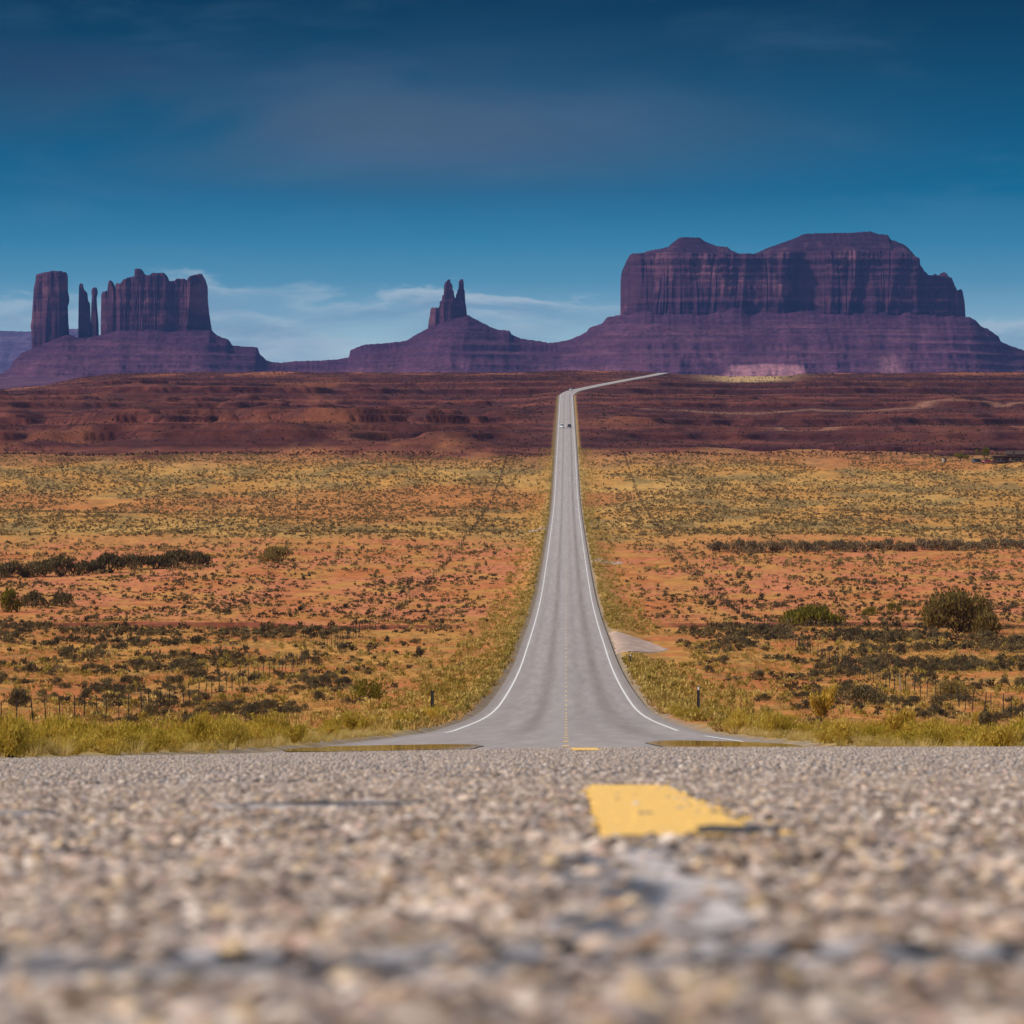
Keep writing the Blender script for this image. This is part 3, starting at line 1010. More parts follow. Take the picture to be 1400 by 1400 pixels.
def rock(name, label, cat, top, edgeL, edgeR, base_row, hb, rim=None, D=DB, ns_=240, nl=46, flute=5.0, seed=0, parent=None, n_exp=3.2, yoff=0.0):
    """a free-standing wall or tower of rock: a footprint lofted up to a traced skyline, with depth"""
    m = D / F
    th = np.linspace(0, 2 * math.pi, 2 * ns_, endpoint=False)
    cu = np.cos(th); su = np.sin(th)
    uu = np.sign(cu) * np.abs(cu) ** (2 / n_exp); vv = np.sign(su) * np.abs(su) ** (2 / n_exp)
    # spread samples evenly along the long axis
    s1 = np.linspace(-1, 1, ns_)
    w = np.clip(1 - np.abs(s1) ** n_exp, 0, 1) ** (1 / n_exp)
    uu = np.concatenate([s1, s1[::-1]]); vv = np.concatenate([-w, w[::-1]])
    tp = np.array(top, float)
    pxt = tp[0, 0] + (uu + 1) / 2 * (tp[-1, 0] - tp[0, 0])
    rowT = np.interp(pxt, tp[:, 0], tp[:, 1]) + 0.9 * fbm(pxt / 3.2, pxt * 0 + seed, 4, 91 + seed)
    if rim is not None:
        rp = np.array(rim, float)
        rowR = np.maximum(np.interp(pxt, rp[:, 0], rp[:, 1]), rowT + 1.2)
    else:
        rowR = rowT + 1.5
    zb = (HZ - base_row) * m; zT = (HZ - rowT) * m; zR = (HZ - rowR) * m
    t = np.linspace(0, 1, nl)[:, None]
    Zr = zb + t * (zR - zb)[None, :]
    rows_ = HZ - Zr / m
    eL = np.array(edgeL, float); eR = np.array(edgeR, float)
    o1 = np.argsort(eL[:, 0]); o2 = np.argsort(eR[:, 0])
    xl = np.interp(rows_, eL[o1, 0], eL[o1, 1]); xr = np.interp(rows_, eR[o2, 0], eR[o2, 1])
    Px = xl + (uu[None, :] + 1) / 2 * (xr - xl)
    Xr = (Px - CX) * m
    hbz = hb * (1 + 0.12 * (1 - t))
    Yr = D + yoff + vv[None, :] * hbz
    # flutes and ledges push the face in and out
    s_ = Xr + np.where(vv > 0, 4000, 0)[None, :]
    f0 = 0.35 - np.abs(fbm(s_ / (flute * 13.0), Zr / 700.0, 3, 131 + seed))      # buttresses
    f1 = np.abs(fbm(s_ / (flute * 4.5), Zr / 240.0, 4, 101 + seed))
    f2 = fbm(s_ / (flute * 1.6), Zr / 60.0, 3, 111 + seed)
    led = STR_TAL(Zr + 3 * f2) - Zr
    crk = np.exp(-(fbm(s_ / (flute * 2.6), Zr / 420.0, 3, 141 + seed) / 0.05) ** 2)
    dep = (f0 * 4.6 - f1 * 1.0 + 0.35 * f2 - 0.38 * crk) * flute - led * 0.09 * flute
    dep = dep * (0.55 + 0.45 * np.clip(1 - t * 0.4, 0, 1))
    rock_w = np.sqrt(np.clip(1 - np.abs(uu) ** 6, 0.0, 1))[None, :]
    Yr = Yr - np.where(vv[None, :] < 0, 1, -1) * dep * rock_w
    rings = [np.stack([Xr, Yr, Zr], -1)]
    nk = 40 if rim is not None else 5
    for k_ in range(1, nk + 1):
        kk_ = k_ / nk
        sft = terrace(np.array([kk_]), 0.25, 0.36)[0] if rim is not None else kk_ ** 0.6
        sft = min(1.0, sft)
        Zk = zR + (zT - zR) * sft
        if rim is not None:
            Zk = Zk + (2.2 * fbm(Xr[-1] / 22.0, Yr[-1] * 0 + kk_ * 1.5, 4, 121)) * (1 if k_ < nk else 0)
        Yk = D + yoff + (vv * hb * (1 - kk_) + (Yr[-1] - D - yoff - vv * hb) * max(0.0, 1 - 3.5 * kk_) ** 2)
        rings.append(np.stack([Xr[-1], Yk, Zk], -1)[None])
    V = np.concatenate(rings, 0)
    F_ = grid_faces(V.shape[0], V.shape[1], wrap=True)
    cc = np.ones(V.shape)
    nr = Zr.shape[0]
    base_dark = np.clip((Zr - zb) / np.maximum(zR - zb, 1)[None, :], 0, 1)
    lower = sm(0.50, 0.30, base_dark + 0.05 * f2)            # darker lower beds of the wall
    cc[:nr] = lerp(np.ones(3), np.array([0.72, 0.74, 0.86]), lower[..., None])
    cc[nr:] = np.array([0.55, 0.58, 0.66])                   # shale cap, tint darkened to offset sky light on its upward faces
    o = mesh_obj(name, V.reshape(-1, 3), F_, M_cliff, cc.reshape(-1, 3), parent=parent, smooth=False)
    if label:
        tag(o, label, cat)
    return o


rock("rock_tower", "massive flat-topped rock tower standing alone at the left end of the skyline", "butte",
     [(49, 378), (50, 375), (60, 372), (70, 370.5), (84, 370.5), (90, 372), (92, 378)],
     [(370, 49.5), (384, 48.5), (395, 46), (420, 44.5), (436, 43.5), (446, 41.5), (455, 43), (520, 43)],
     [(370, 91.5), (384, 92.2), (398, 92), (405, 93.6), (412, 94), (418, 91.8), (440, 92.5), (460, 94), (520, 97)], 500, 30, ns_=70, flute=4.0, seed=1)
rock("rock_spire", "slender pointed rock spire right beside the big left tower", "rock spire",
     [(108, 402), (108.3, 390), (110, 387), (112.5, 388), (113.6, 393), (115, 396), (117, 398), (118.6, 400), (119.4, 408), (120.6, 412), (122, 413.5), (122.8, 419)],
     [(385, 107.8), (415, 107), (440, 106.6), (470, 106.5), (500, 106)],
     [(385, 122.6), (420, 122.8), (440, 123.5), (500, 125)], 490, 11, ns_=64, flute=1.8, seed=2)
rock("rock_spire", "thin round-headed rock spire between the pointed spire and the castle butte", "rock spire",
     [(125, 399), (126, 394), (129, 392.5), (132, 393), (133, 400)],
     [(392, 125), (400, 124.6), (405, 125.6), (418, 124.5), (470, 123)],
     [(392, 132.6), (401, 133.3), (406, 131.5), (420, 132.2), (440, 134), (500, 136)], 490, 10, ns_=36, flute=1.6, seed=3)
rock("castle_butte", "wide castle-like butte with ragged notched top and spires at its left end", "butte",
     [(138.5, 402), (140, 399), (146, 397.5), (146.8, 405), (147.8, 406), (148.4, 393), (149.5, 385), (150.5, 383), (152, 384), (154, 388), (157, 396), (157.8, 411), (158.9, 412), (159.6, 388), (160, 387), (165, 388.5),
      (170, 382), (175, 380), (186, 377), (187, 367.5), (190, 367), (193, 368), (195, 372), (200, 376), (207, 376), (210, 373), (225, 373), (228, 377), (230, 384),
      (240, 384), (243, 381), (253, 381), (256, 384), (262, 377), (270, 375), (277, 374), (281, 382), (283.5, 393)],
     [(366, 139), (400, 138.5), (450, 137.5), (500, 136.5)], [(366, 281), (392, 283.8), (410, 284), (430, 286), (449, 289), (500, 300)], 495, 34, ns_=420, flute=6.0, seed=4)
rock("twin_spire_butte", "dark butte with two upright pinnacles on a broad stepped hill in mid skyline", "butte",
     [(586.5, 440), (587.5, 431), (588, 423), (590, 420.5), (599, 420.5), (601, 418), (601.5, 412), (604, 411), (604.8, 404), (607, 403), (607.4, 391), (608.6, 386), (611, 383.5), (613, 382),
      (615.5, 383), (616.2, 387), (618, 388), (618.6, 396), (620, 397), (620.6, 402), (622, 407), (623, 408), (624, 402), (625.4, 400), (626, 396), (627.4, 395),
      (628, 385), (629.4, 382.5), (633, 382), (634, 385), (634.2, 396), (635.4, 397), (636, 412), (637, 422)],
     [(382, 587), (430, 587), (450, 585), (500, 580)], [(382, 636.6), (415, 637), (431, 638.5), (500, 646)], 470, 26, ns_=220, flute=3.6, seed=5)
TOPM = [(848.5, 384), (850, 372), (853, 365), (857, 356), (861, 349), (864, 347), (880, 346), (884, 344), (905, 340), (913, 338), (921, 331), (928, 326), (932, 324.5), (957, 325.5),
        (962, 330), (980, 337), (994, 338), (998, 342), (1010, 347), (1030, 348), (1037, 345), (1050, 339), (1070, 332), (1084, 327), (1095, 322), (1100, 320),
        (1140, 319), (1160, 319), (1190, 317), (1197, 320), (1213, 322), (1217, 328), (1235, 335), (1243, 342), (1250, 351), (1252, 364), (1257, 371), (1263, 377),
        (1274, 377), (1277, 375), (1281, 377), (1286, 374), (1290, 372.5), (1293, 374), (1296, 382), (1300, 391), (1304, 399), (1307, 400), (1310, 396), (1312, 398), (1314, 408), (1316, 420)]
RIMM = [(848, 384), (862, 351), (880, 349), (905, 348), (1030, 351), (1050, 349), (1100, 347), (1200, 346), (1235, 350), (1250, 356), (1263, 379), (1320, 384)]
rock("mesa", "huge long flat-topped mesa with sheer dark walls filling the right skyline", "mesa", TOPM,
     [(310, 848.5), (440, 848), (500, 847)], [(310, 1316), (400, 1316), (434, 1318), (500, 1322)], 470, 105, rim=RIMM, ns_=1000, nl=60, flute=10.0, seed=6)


# ------------------------------------------------------------------ plants
def leaf_cloud(n, rx, ry, h, leaf, shape='dome', seed=0, upright=0.3, elong=1.6):
    """many small leaf faces spread through an uneven crown"""
    g = np.random.default_rng(seed)
    # a handful of lobes
    nl = (13 if shape == 'round' else 9) if n > 150 else 5
    lob = np.stack([g.normal(0, 0.42, nl), g.normal(0, 0.42, nl), 0.35 + 0.35 * g.random(nl)], -1)
    lob[0] = (0, 0, 0.55)
    lr = 0.30 + 0.22 * g.random(nl)
    if shape == 'round':
        t_ = g.random(nl) * 6.283; q_ = g.random(nl) * 1.35
        lob = np.stack([0.62 * np.cos(t_) * np.cos(q_), 0.62 * np.sin(t_) * np.cos(q_), 0.12 + 0.56 * np.sin(q_)], -1)
        lr = 0.22 + 0.16 * g.random(nl)
        lob[0] = (0, 0, 0.45); lr[0] = 0.5; lob[1] = (0.1, -0.1, 0.62)
    k_ = g.integers(0, nl, n)
    d = g.normal(size=(n, 3)); d /= np.linalg.norm(d, axis=1)[:, None]
    r = g.random(n) ** 0.4
    p_ = lob[k_] + d * (lr[k_] * r)[:, None]
    p_[:, 2] = np.clip(p_[:, 2], 0.02, 1.2)
    if shape == 'broom':
        p_[:, :2] *= (0.35 + 0.65 * np.clip(p_[:, 2:3], 0, 1))
    p_ = p_ * np.array([rx, ry, h])
    a = g.normal(size=(n, 3)); a[:, 2] = np.abs(a[:, 2]) + upright * 3
    a /= np.linalg.norm(a, axis=1)[:, None]
    b = np.cross(a, g.normal(size=(n, 3))); b /= np.linalg.norm(b, axis=1)[:, None]
    L = leaf * (0.6 + 0.8 * g.random((n, 1)))
    v = np.stack([p_ - b * L * 0.5, p_ + b * L * 0.5, p_ + a * L * elong], 1)
    v[..., 2] = np.maximum(v[..., 2], 0.0)
    f = np.arange(3 * n).reshape(n, 3)
    return v.reshape(-1, 3), f


def stems(n, rx, h, w, seed):
    g = np.random.default_rng(seed)
    v = []; 
    for i in range(n):
        t = g.random() * 6.283; r0 = 0.12 * rx * g.random()
        e = np.array([math.cos(t) * rx * (0.3 + 0.5 * g.random()), math.sin(t) * rx * (0.3 + 0.5 * g.random()), h * (0.45 + 0.4 * g.random())])
        s_ = np.array([math.cos(t) * r0, math.sin(t) * r0, -0.05])
        for ph in (0, 1.57):
            o = np.array([math.cos(t + 1.57 + ph), math.sin(t + 1.57 + ph), 0]) * w
            v += [s_ - o, s_ + o, e]
    v = np.array(v)
    return v, np.arange(len(v)).reshape(-1, 3)


def grass_tuft(n, rad, h, w, seed):
    g = np.random.default_rng(seed)
    t = g.random(n) * 6.283; r = rad * np.sqrt(g.random(n)) * 0.5
    b = np.stack([np.cos(t) * r, np.sin(t) * r, np.zeros(n)], -1)
    lean = rad * (0.3 + 0.9 * g.random(n))
    e = b + np.stack([np.cos(t) * lean, np.sin(t) * lean, h * (0.55 + 0.45 * g.random(n))], -1)
    a = g.random(n) * 6.283
    o = np.stack([np.cos(a), np.sin(a), np.zeros(n)], -1) * w
    v = np.stack([b - o, b + o, e], 1)
    return v.reshape(-1, 3), np.arange(3 * n).reshape(n, 3)


M_sage = foliage("sagebrush_leaf", (0.072, 0.054, 0.036), (0.200, 0.150, 0.068), 0.2)
M_rabbit = foliage("rabbitbrush_leaf", (0.33, 0.235, 0.026), (0.64, 0.43, 0.080), 0.35)
M_pale = foliage("pale_grass_blade", (0.46, 0.30, 0.10), (0.58, 0.41, 0.17), 0.3)
M_tam = foliage("tamarisk_leaf", (0.170, 0.118, 0.036), (0.310, 0.210, 0.062), 0.35)
M_tamd = foliage("dark_tamarisk_leaf", (0.085, 0.062, 0.030), (0.180, 0.130, 0.052), 0.25)
M_bare = foliage("bare_brush_twigs", (0.150, 0.110, 0.062), (0.260, 0.185, 0.095), 0.2)
M_green = foliage("green_shrub_leaf", (0.130, 0.112, 0.015), (0.24, 0.185, 0.026), 0.3)
M_wood = plain("grey_bark", (0.09, 0.065, 0.05), 0.95, 0.05)
M_tuft = foliage("scrub_tint", None, None, 0.2, attr=True)

sage_protos = [leaf_cloud(900, 1, 1, 1, 0.060, 'round', 200 + i, 0.35) for i in range(5)]
rab_protos = [leaf_cloud(1300, 1, 1, 1, 0.055, 'broom' if i % 2 else 'dome', 300 + i, 0.8, 2.2) for i in range(5)]
sage_me = [mesh_obj("sagebrush", v, f, M_sage, link=False).data for v, f in sage_protos]
rab_me = [mesh_obj("rabbitbrush", v, f, M_rabbit, link=False).data for v, f in rab_protos]
low_sage = [leaf_cloud(46, 1, 1, 1, 0.30, 'dome', 400 + i, 0.2, 1.2) for i in range(8)]
low_rab = [leaf_cloud(46, 1, 1, 1, 0.26, 'dome', 500 + i, 0.5, 1.4) for i in range(6)]
tiny = [leaf_cloud(22, 1, 1, 1, 0.45, 'dome', 600 + i, 0.15, 1.1) for i in range(8)]

# -------- where plants grow
def sample(n, y0, y1, spread=0.158):
    """points spread evenly over the ground between two distances"""
    y = np.sqrt(y0 * y0 + rng.random(n) * (y1 * y1 - y0 * y0))
    x = (rng.random(n) * 2 - 1) * (spread * y + 4)
    return x, y


plants = {'sage': [], 'rabbit': []}


def grow(kind, n, y0, y1, dens, w0, w1, hr=0.6, hv=0.25, minax=5.4, spread=0.158):
    x, y = sample(n, y0, y1, spread)
    ax = np.abs(x - roadx(y))
    p_ = dens(x, y, ax)
    # no plants on the gravel pull-out or tracks
    clear = ~((x > 3) & (x < 11) & (y > 360) & (y < 450))
    ok = (rng.random(n) < p_) & (ax > minax) & clear
    x, y = x[ok], y[ok]
    w = w0 + (w1 - w0) * rng.random(len(x)) ** 1.8
    h = w * (hr + hv * (rng.random(len(x)) - 0.5) * 2)
    plants[kind].append(np.stack([x, y, w, h], -1))


def cl(x, y, sx_, sy_, seed, a=-0.1, b=0.35):
    return sm(a, b, fbm(x / sx_, y / sy_, 4, seed))


# dark sagebrush
grow('sage', 700, 60, 190, lambda x, y, ax: 0.30 * cl(x, y, 6, 14, 61) * sm(9, 16, ax), 0.5, 1.0, 0.55)
grow('sage', 5200, 190, 330, lambda x, y, ax: 0.70 * cl(x, y, 9, 24, 62, -0.18, 0.30) * sm(9, 18, ax), 0.45, 1.25, 0.52)
grow('sage', 16000, 330, 490, lambda x, y, ax: (0.22 + 0.78 * sm(0.0, 22, x) + 0.45 * sm(-18, -34, x)) * cl(x, y, 12, 30, 63, -0.26, 0.26) * sm(8, 20, ax) * 0.85, 0.5, 1.3, 0.55)
grow('sage', 12000, 496, 720, lambda x, y, ax: 0.75 * cl(x, y, 14, 40, 64, -0.45, 0.15) * sm(7, 16, ax), 0.32, 1.15, 0.48)
grow('sage', 9000, 720, 930, lambda x, y, ax: 0.75 * cl(x, y, 18, 60, 65, -0.45, 0.15) * sm(6, 20, ax), 0.4, 1.3, 0.55)
grow('sage', 62000, 930, 1630, lambda x, y, ax: 0.85 * cl(x, y, 26, 80, 66, -0.55, 0.05) * sm(5, 18, ax), 0.45, 1.25, 0.55)
grow('sage', 80000, 1600, 3320, lambda x, y, ax: 0.85 * cl(x, y, 60, 160, 67, -0.6, 0.1) * sm(5, 14, ax), 0.35, 1.15, 0.55)
# brush gathered along the two fence lines
for sx_ in (-1, 1):
    n = 210
    y = 520 + 1120 * rng.random(n)
    x = sx_ * (22.5 + 0.25 * rng.normal(size=n))
    w = 0.4 + 0.4 * rng.random(n)
    plants['sage'].append(np.stack([x, y, w, w * 0.8], -1)[rng.random(n) < 0.75])
# yellow rabbitbrush
grow('rabbit', 1500, 31, 75, lambda x, y, ax: 0.95 * sm(4.5, 5.0, ax), 0.22, 0.62, 0.60, 0.22, 4.6)
grow('rabbit', 2600, 75, 160, lambda x, y, ax: 0.75 * cl(x, y, 5, 10, 71, -0.3, 0.2) * sm(4.6, 5.4, ax), 0.28, 0.75, 0.65, 0.25, 4.7)
grow('rabbit', 5200, 160, 420, lambda x, y, ax: lerp(0.72, 1.0, 1 - sm(9, 17, ax)) * cl(x, y, 7, 20, 72, -0.35, 0.15), 0.35, 0.9, 0.6, 0.2, 4.9)
grow('rabbit', 5000, 420, 1000, lambda x, y, ax: lerp(0.16, 1.0, 1 - sm(8, 14, ax)) * cl(x, y, 8, 30, 73, -0.3, 0.2), 0.4, 1.0, 0.65, 0.2, 5.4)
_rb = []
for (a, b, n, wv) in ((160, 620, 1500, 0.9), (620, 1700, 2200, 0.8)):
    y = a + (b - a) * rng.random(n)
    x = np.where(rng.random(n) < 0.5, -1, 1) * (4.9 + 5.5 * rng.random(n) ** 1.6)
    ok = ~((x > 3) & (y > 360) & (y < 450))
    w = wv * (0.4 + 0.6 * rng.random(n))
    _rb.append(np.stack([x, y, w, w * 0.65], -1)[ok])
plants['rabbit'] += _rb


def in_frame(a):
    px = CX + a[:, 0] / a[:, 1] * F
    return (px > -10) & (px < 1410)


def vis_rank(a):
    """how large each plant shows"""
    return (a[:, 2] * a[:, 3]) / a[:, 1] ** 2 * in_frame(a)


def merged(name, arr, protos, c1, c2, label, parent=None):
    """the uncountable rest of a kind, as one mesh"""
    n = len(arr)
    which = rng.integers(0, len(protos), n)
    V = []; C_ = []
    for k_ in range(len(protos)):
        a = arr[which == k_]
        if not len(a):
            continue
        v = protos[k_][0]
        t = rng.random(len(a)) * 6.283
        ct, st = np.cos(t)[:, None], np.sin(t)[:, None]
        s_ = (a[:, 2] * 0.62)[:, None]
        vx = (v[None, :, 0] * ct - v[None, :, 1] * st) * s_ + a[:, 0:1]
        vy = (v[None, :, 0] * st + v[None, :, 1] * ct) * s_ + a[:, 1:2]
        vz = v[None, :, 2] * a[:, 3:4] + T(a[:, 0], a[:, 1])[:, None] - 0.03
        V.append(np.stack([vx, vy, vz], -1).reshape(-1, 3))
        f = rng.random(len(a))[:, None]
        c = lerp(np.array(c1)[None], np.array(c2)[None], f) * (0.85 + 0.3 * rng.random((len(a), 1)))
        C_.append(np.repeat(c, len(v), 0))
    V = np.concatenate(V); C_ = np.concatenate(C_)
    o = mesh_obj(name, V, np.arange(len(V)).reshape(-1, 3), M_tuft, C_)
    tag(o, label, kind="stuff")
    return o


def place_individuals(name, arr, meshes, cat, group_of, label_of):
    for i, (x, y, w, h) in enumerate(arr):
        o = bpy.data.objects.new(name, meshes[i % len(meshes)])
        COL.objects.link(o)
        o.location = (x, y, float(T(x, y)) - 0.03)
        o.rotation_euler = (0, 0, rng.random() * 6.283)
        o.scale = (w * 0.62, w * 0.62, h)
        side = 'left' if x < 0 else 'right'
        tag(o, label_of(x, y, w, h, side), cat, group_of(x, y, side))


S = np.concatenate(plants['sage']); Rb = np.concatenate(plants['rabbit'])
oS = np.argsort(-vis_rank(S)); oR = np.argsort(-vis_rank(Rb))
place_individuals("sagebrush", S[oS[:290]], sage_me, "shrub",
                  lambda x, y, s: f"dark sagebrush {s} of the road", lambda x, y, w, h, s: f"low dark grey-brown sagebrush on orange sand {s} of the road")
place_individuals("rabbitbrush", Rb[oR[:290]], rab_me, "shrub",
                  lambda x, y, s: f"yellow rabbitbrush {s} of the road", lambda x, y, w, h, s: f"yellow-green feathery rabbitbrush beside the {s} pavement edge")
Sr = S[oS[290:]]; Rr = Rb[oR[290:]]
merged("sagebrush_scrub", Sr[Sr[:, 1] < 720], low_sage, (0.060, 0.045, 0.030), (0.23, 0.165, 0.070), "countless small dark sagebrush dotted over the nearer plain")
merged("slope_scrub", Sr[Sr[:, 1] >= 1600], tiny, (0.040, 0.025, 0.022), (0.125, 0.072, 0.045), "sparse dark scrub specking the red slopes below the buttes")
merged("desert_scrub", Sr[(Sr[:, 1] >= 720) & (Sr[:, 1] < 1600)], tiny, (0.140, 0.100, 0.052), (0.38, 0.255, 0.095), "fine grey-green scrub covering the far golden plain")
merged("rabbitbrush_scrub", Rr, low_rab, (0.30, 0.215, 0.04), (0.56, 0.39, 0.12), "small yellow brush lining the road into the distance")

# -------- grass
def grass(y0, y1, n, h0, h1, dens, c1, c2, protos):
    x, y = sample(n, y0, y1)
    ax = np.abs(x)
    ok = (rng.random(n) < dens(x, y, ax)) & (ax > 4.5) & ~((x > 3) & (x < 11) & (y > 360) & (y < 450))
    x, y = x[ok], y[ok]
    h = h0 + (h1 - h0) * rng.random(len(x))
    return np.stack([x, y, h * 1.1, h], -1), c1, c2, protos


tuft_near = [grass_tuft(70, 0.6, 1.0, 0.013, 700 + i) for i in range(5)]
tuft_far = [grass_tuft(16, 0.8, 1.0, 0.07, 720 + i) for i in range(5)]
gr = [grass(30, 110, 6500, 0.10, 0.24, lambda x, y, ax: 0.85 + 0 * x, (0.46, 0.32, 0.075), (0.70, 0.50, 0.20), tuft_near),
      grass(110, 520, 26000, 0.18, 0.40, lambda x, y, ax: 0.8 * cl(x, y, 16, 40, 74, -0.35, 0.15), (0.38, 0.20, 0.055), (0.54, 0.34, 0.11), tuft_far),
      grass(500, 1000, 14000, 0.2, 0.42, lambda x, y, ax: 0.6 * cl(x, y, 30, 70, 75, -0.1, 0.3), (0.38, 0.21, 0.06), (0.52, 0.33, 0.12), tuft_far)]
V = []; C_ = []
for arr, c1, c2, pr in gr:
    which = rng.integers(0, len(pr), len(arr))
    for k_ in range(len(pr)):
        a = arr[which == k_]; v = pr[k_][0]
        t = rng.random(len(a)) * 6.283
        ct, st = np.cos(t)[:, None], np.sin(t)[:, None]
        vx = (v[None, :, 0] * ct - v[None, :, 1] * st) * a[:, 2:3] + a[:, 0:1]
        vy = (v[None, :, 0] * st + v[None, :, 1] * ct) * a[:, 2:3] + a[:, 1:2]
        vz = v[None, :, 2] * a[:, 3:4] + T(a[:, 0], a[:, 1])[:, None] - 0.02
        V.append(np.stack([vx, vy, vz], -1).reshape(-1, 3))
        c = lerp(np.array(c1)[None], np.array(c2)[None], rng.random(len(a))[:, None])
        C_.append(np.repeat(c, len(v), 0))
V = np.concatenate(V); C_ = np.concatenate(C_)
tag(mesh_obj("grass", V, np.arange(len(V)).reshape(-1, 3), M_tuft, C_), "dry golden grass tufts over the sand and along the pavement", kind="stuff")


# -------- single large shrubs one can point at
def big_shrub(name, label, px, row, wpx, hpx, mat, n=2200, shape='round', upright=0.5, leaf=0.04, group=None, cat="shrub", seed=0, dist=None):
    x, y, z = hit(px, row)
    m = y / F
    w = wpx * m / 2 / 0.85; h = hpx * m / 0.98
    root = empty(name, (x, y, z - 0.05), rng.random() * 6)
    tag(root, label, cat, group)
    v, f = leaf_cloud(n, w, w, h, leaf * max(w, h) * 1.4, shape, 800 + seed, upright, 1.8)
    mesh_obj("foliage", v, f, mat, parent=root)
    v, f = stems(16, w * 0.8, h * 0.9, 0.012 * w + 0.004, 900 + seed)
    mesh_obj("stem", v, f, M_wood, parent=root)
    return root


big_shrub("tamarisk", "big round brownish tamarisk bush, tallest bush on the right side of the plain", 1314, 866, 116, 62, M_tam, 5200, 'round', 0.7, 0.030, seed=1)
big_shrub("tamarisk", "low flat bright green bush on the sand left of the big round tamarisk", 1111, 852, 92, 25, M_green, 2200, 'round', 0.7, 0.035, seed=2)
big_shrub("tamarisk", "small green bush between the flat green bush and the big round tamarisk", 1190, 842, 34, 13, M_green, 700, seed=3)
big_shrub("tamarisk", "little green bush touching the left side of the big tamarisk's sand flat", 1221, 838, 26, 16, M_green, 700, seed=4)
big_shrub("sagebrush", "largest blackish sagebrush dome at the left edge, above the fence posts", 22, 968, 46, 28, M_sage, 1800, leaf=0.035, seed=5)
big_shrub("tamarisk", "lone dark green bush on the sand rise left of centre", 376, 770, 56, 24, M_tam, 1500, seed=6)
big_shrub("rabbitbrush", "upright olive rabbitbrush clump at the right pavement edge with a rounded top", 1236, 1012, 42, 42, M_rabbit, 1900, 'broom', 1.0, seed=7)
big_shrub("rabbitbrush", "tall thin olive rabbitbrush standing behind pale grass on the right", 1128, 984, 38, 46, M_rabbit, 1500, 'broom', 1.2, seed=8)
big_shrub("rabbitbrush", "rounded yellow-green rabbitbrush in the lower left corner by the pavement", 16, 1036, 54, 48, M_rabbit, 2200, 'dome', 0.8, seed=9)
big_shrub("rabbitbrush", "bushy olive rabbitbrush left of the dark post", 504, 962, 40, 32, M_green, 1300, 'dome', 0.7, seed=10)
big_shrub("sagebrush", "dark brown sagebrush mound near the right frame edge by the pavement", 1352, 1004, 46, 34, M_sage, 1500, leaf=0.035, seed=11)
big_shrub("sagebrush", "wide brown-green bush on the orange sand at the right, below the fence", 1306, 958, 62, 32, M_tam, 1700, leaf=0.032, seed=12)
big_shrub("sagebrush", "broad black-grey sagebrush right of the tall thin olive clump", 1185, 963, 72, 30, M_sage, 1700, leaf=0.032, seed=13)
# thickets in the wash
for i, (px, row, w, h) in enumerate([(12, 789, 50, 20), (48, 788, 44, 21), (82, 787, 48, 28), (118, 784, 40, 20), (150, 783, 46, 26), (182, 778, 44, 20), (212, 777, 40, 18), (243, 776, 46, 24), (268, 773, 40, 19)]):
    big_shrub("tamarisk", "dark tamarisk in the long thicket at the left below the golden flats", px, row + 1, w * 1.3, h * 1.05, M_tamd, 1100, upright=0.8, leaf=0.045, group="tamarisk thicket on the left", seed=30 + i)
for i, (px, row, w, h) in enumerate([(8, 838, 40, 28), (46, 832, 44, 20), (84, 830, 34, 20)]):
    big_shrub("tamarisk", ["olive tamarisk at the left frame edge below the thicket", "dark spreading tamarisk second from the left frame edge", "dark feathery tamarisk third from the left frame edge"][i],
              px, row, w, h * 1.15, M_tamd if i else M_green, 900, upright=0.8, leaf=0.05, seed=45 + i)
for i, px in enumerate(range(985, 1420, 23)):
    row = 756 - 5 * (px - 985) / 420 + rng.integers(-1, 2)
    big_shrub("tamarisk", "grey-brown bare shrub in the long thicket line across the right plain", px, row, 40 + rng.integers(-4, 8), 13 + rng.integers(0, 7), M_bare, 700, upright=0.9, leaf=0.05, group="shrub line on the right", seed=60 + i)

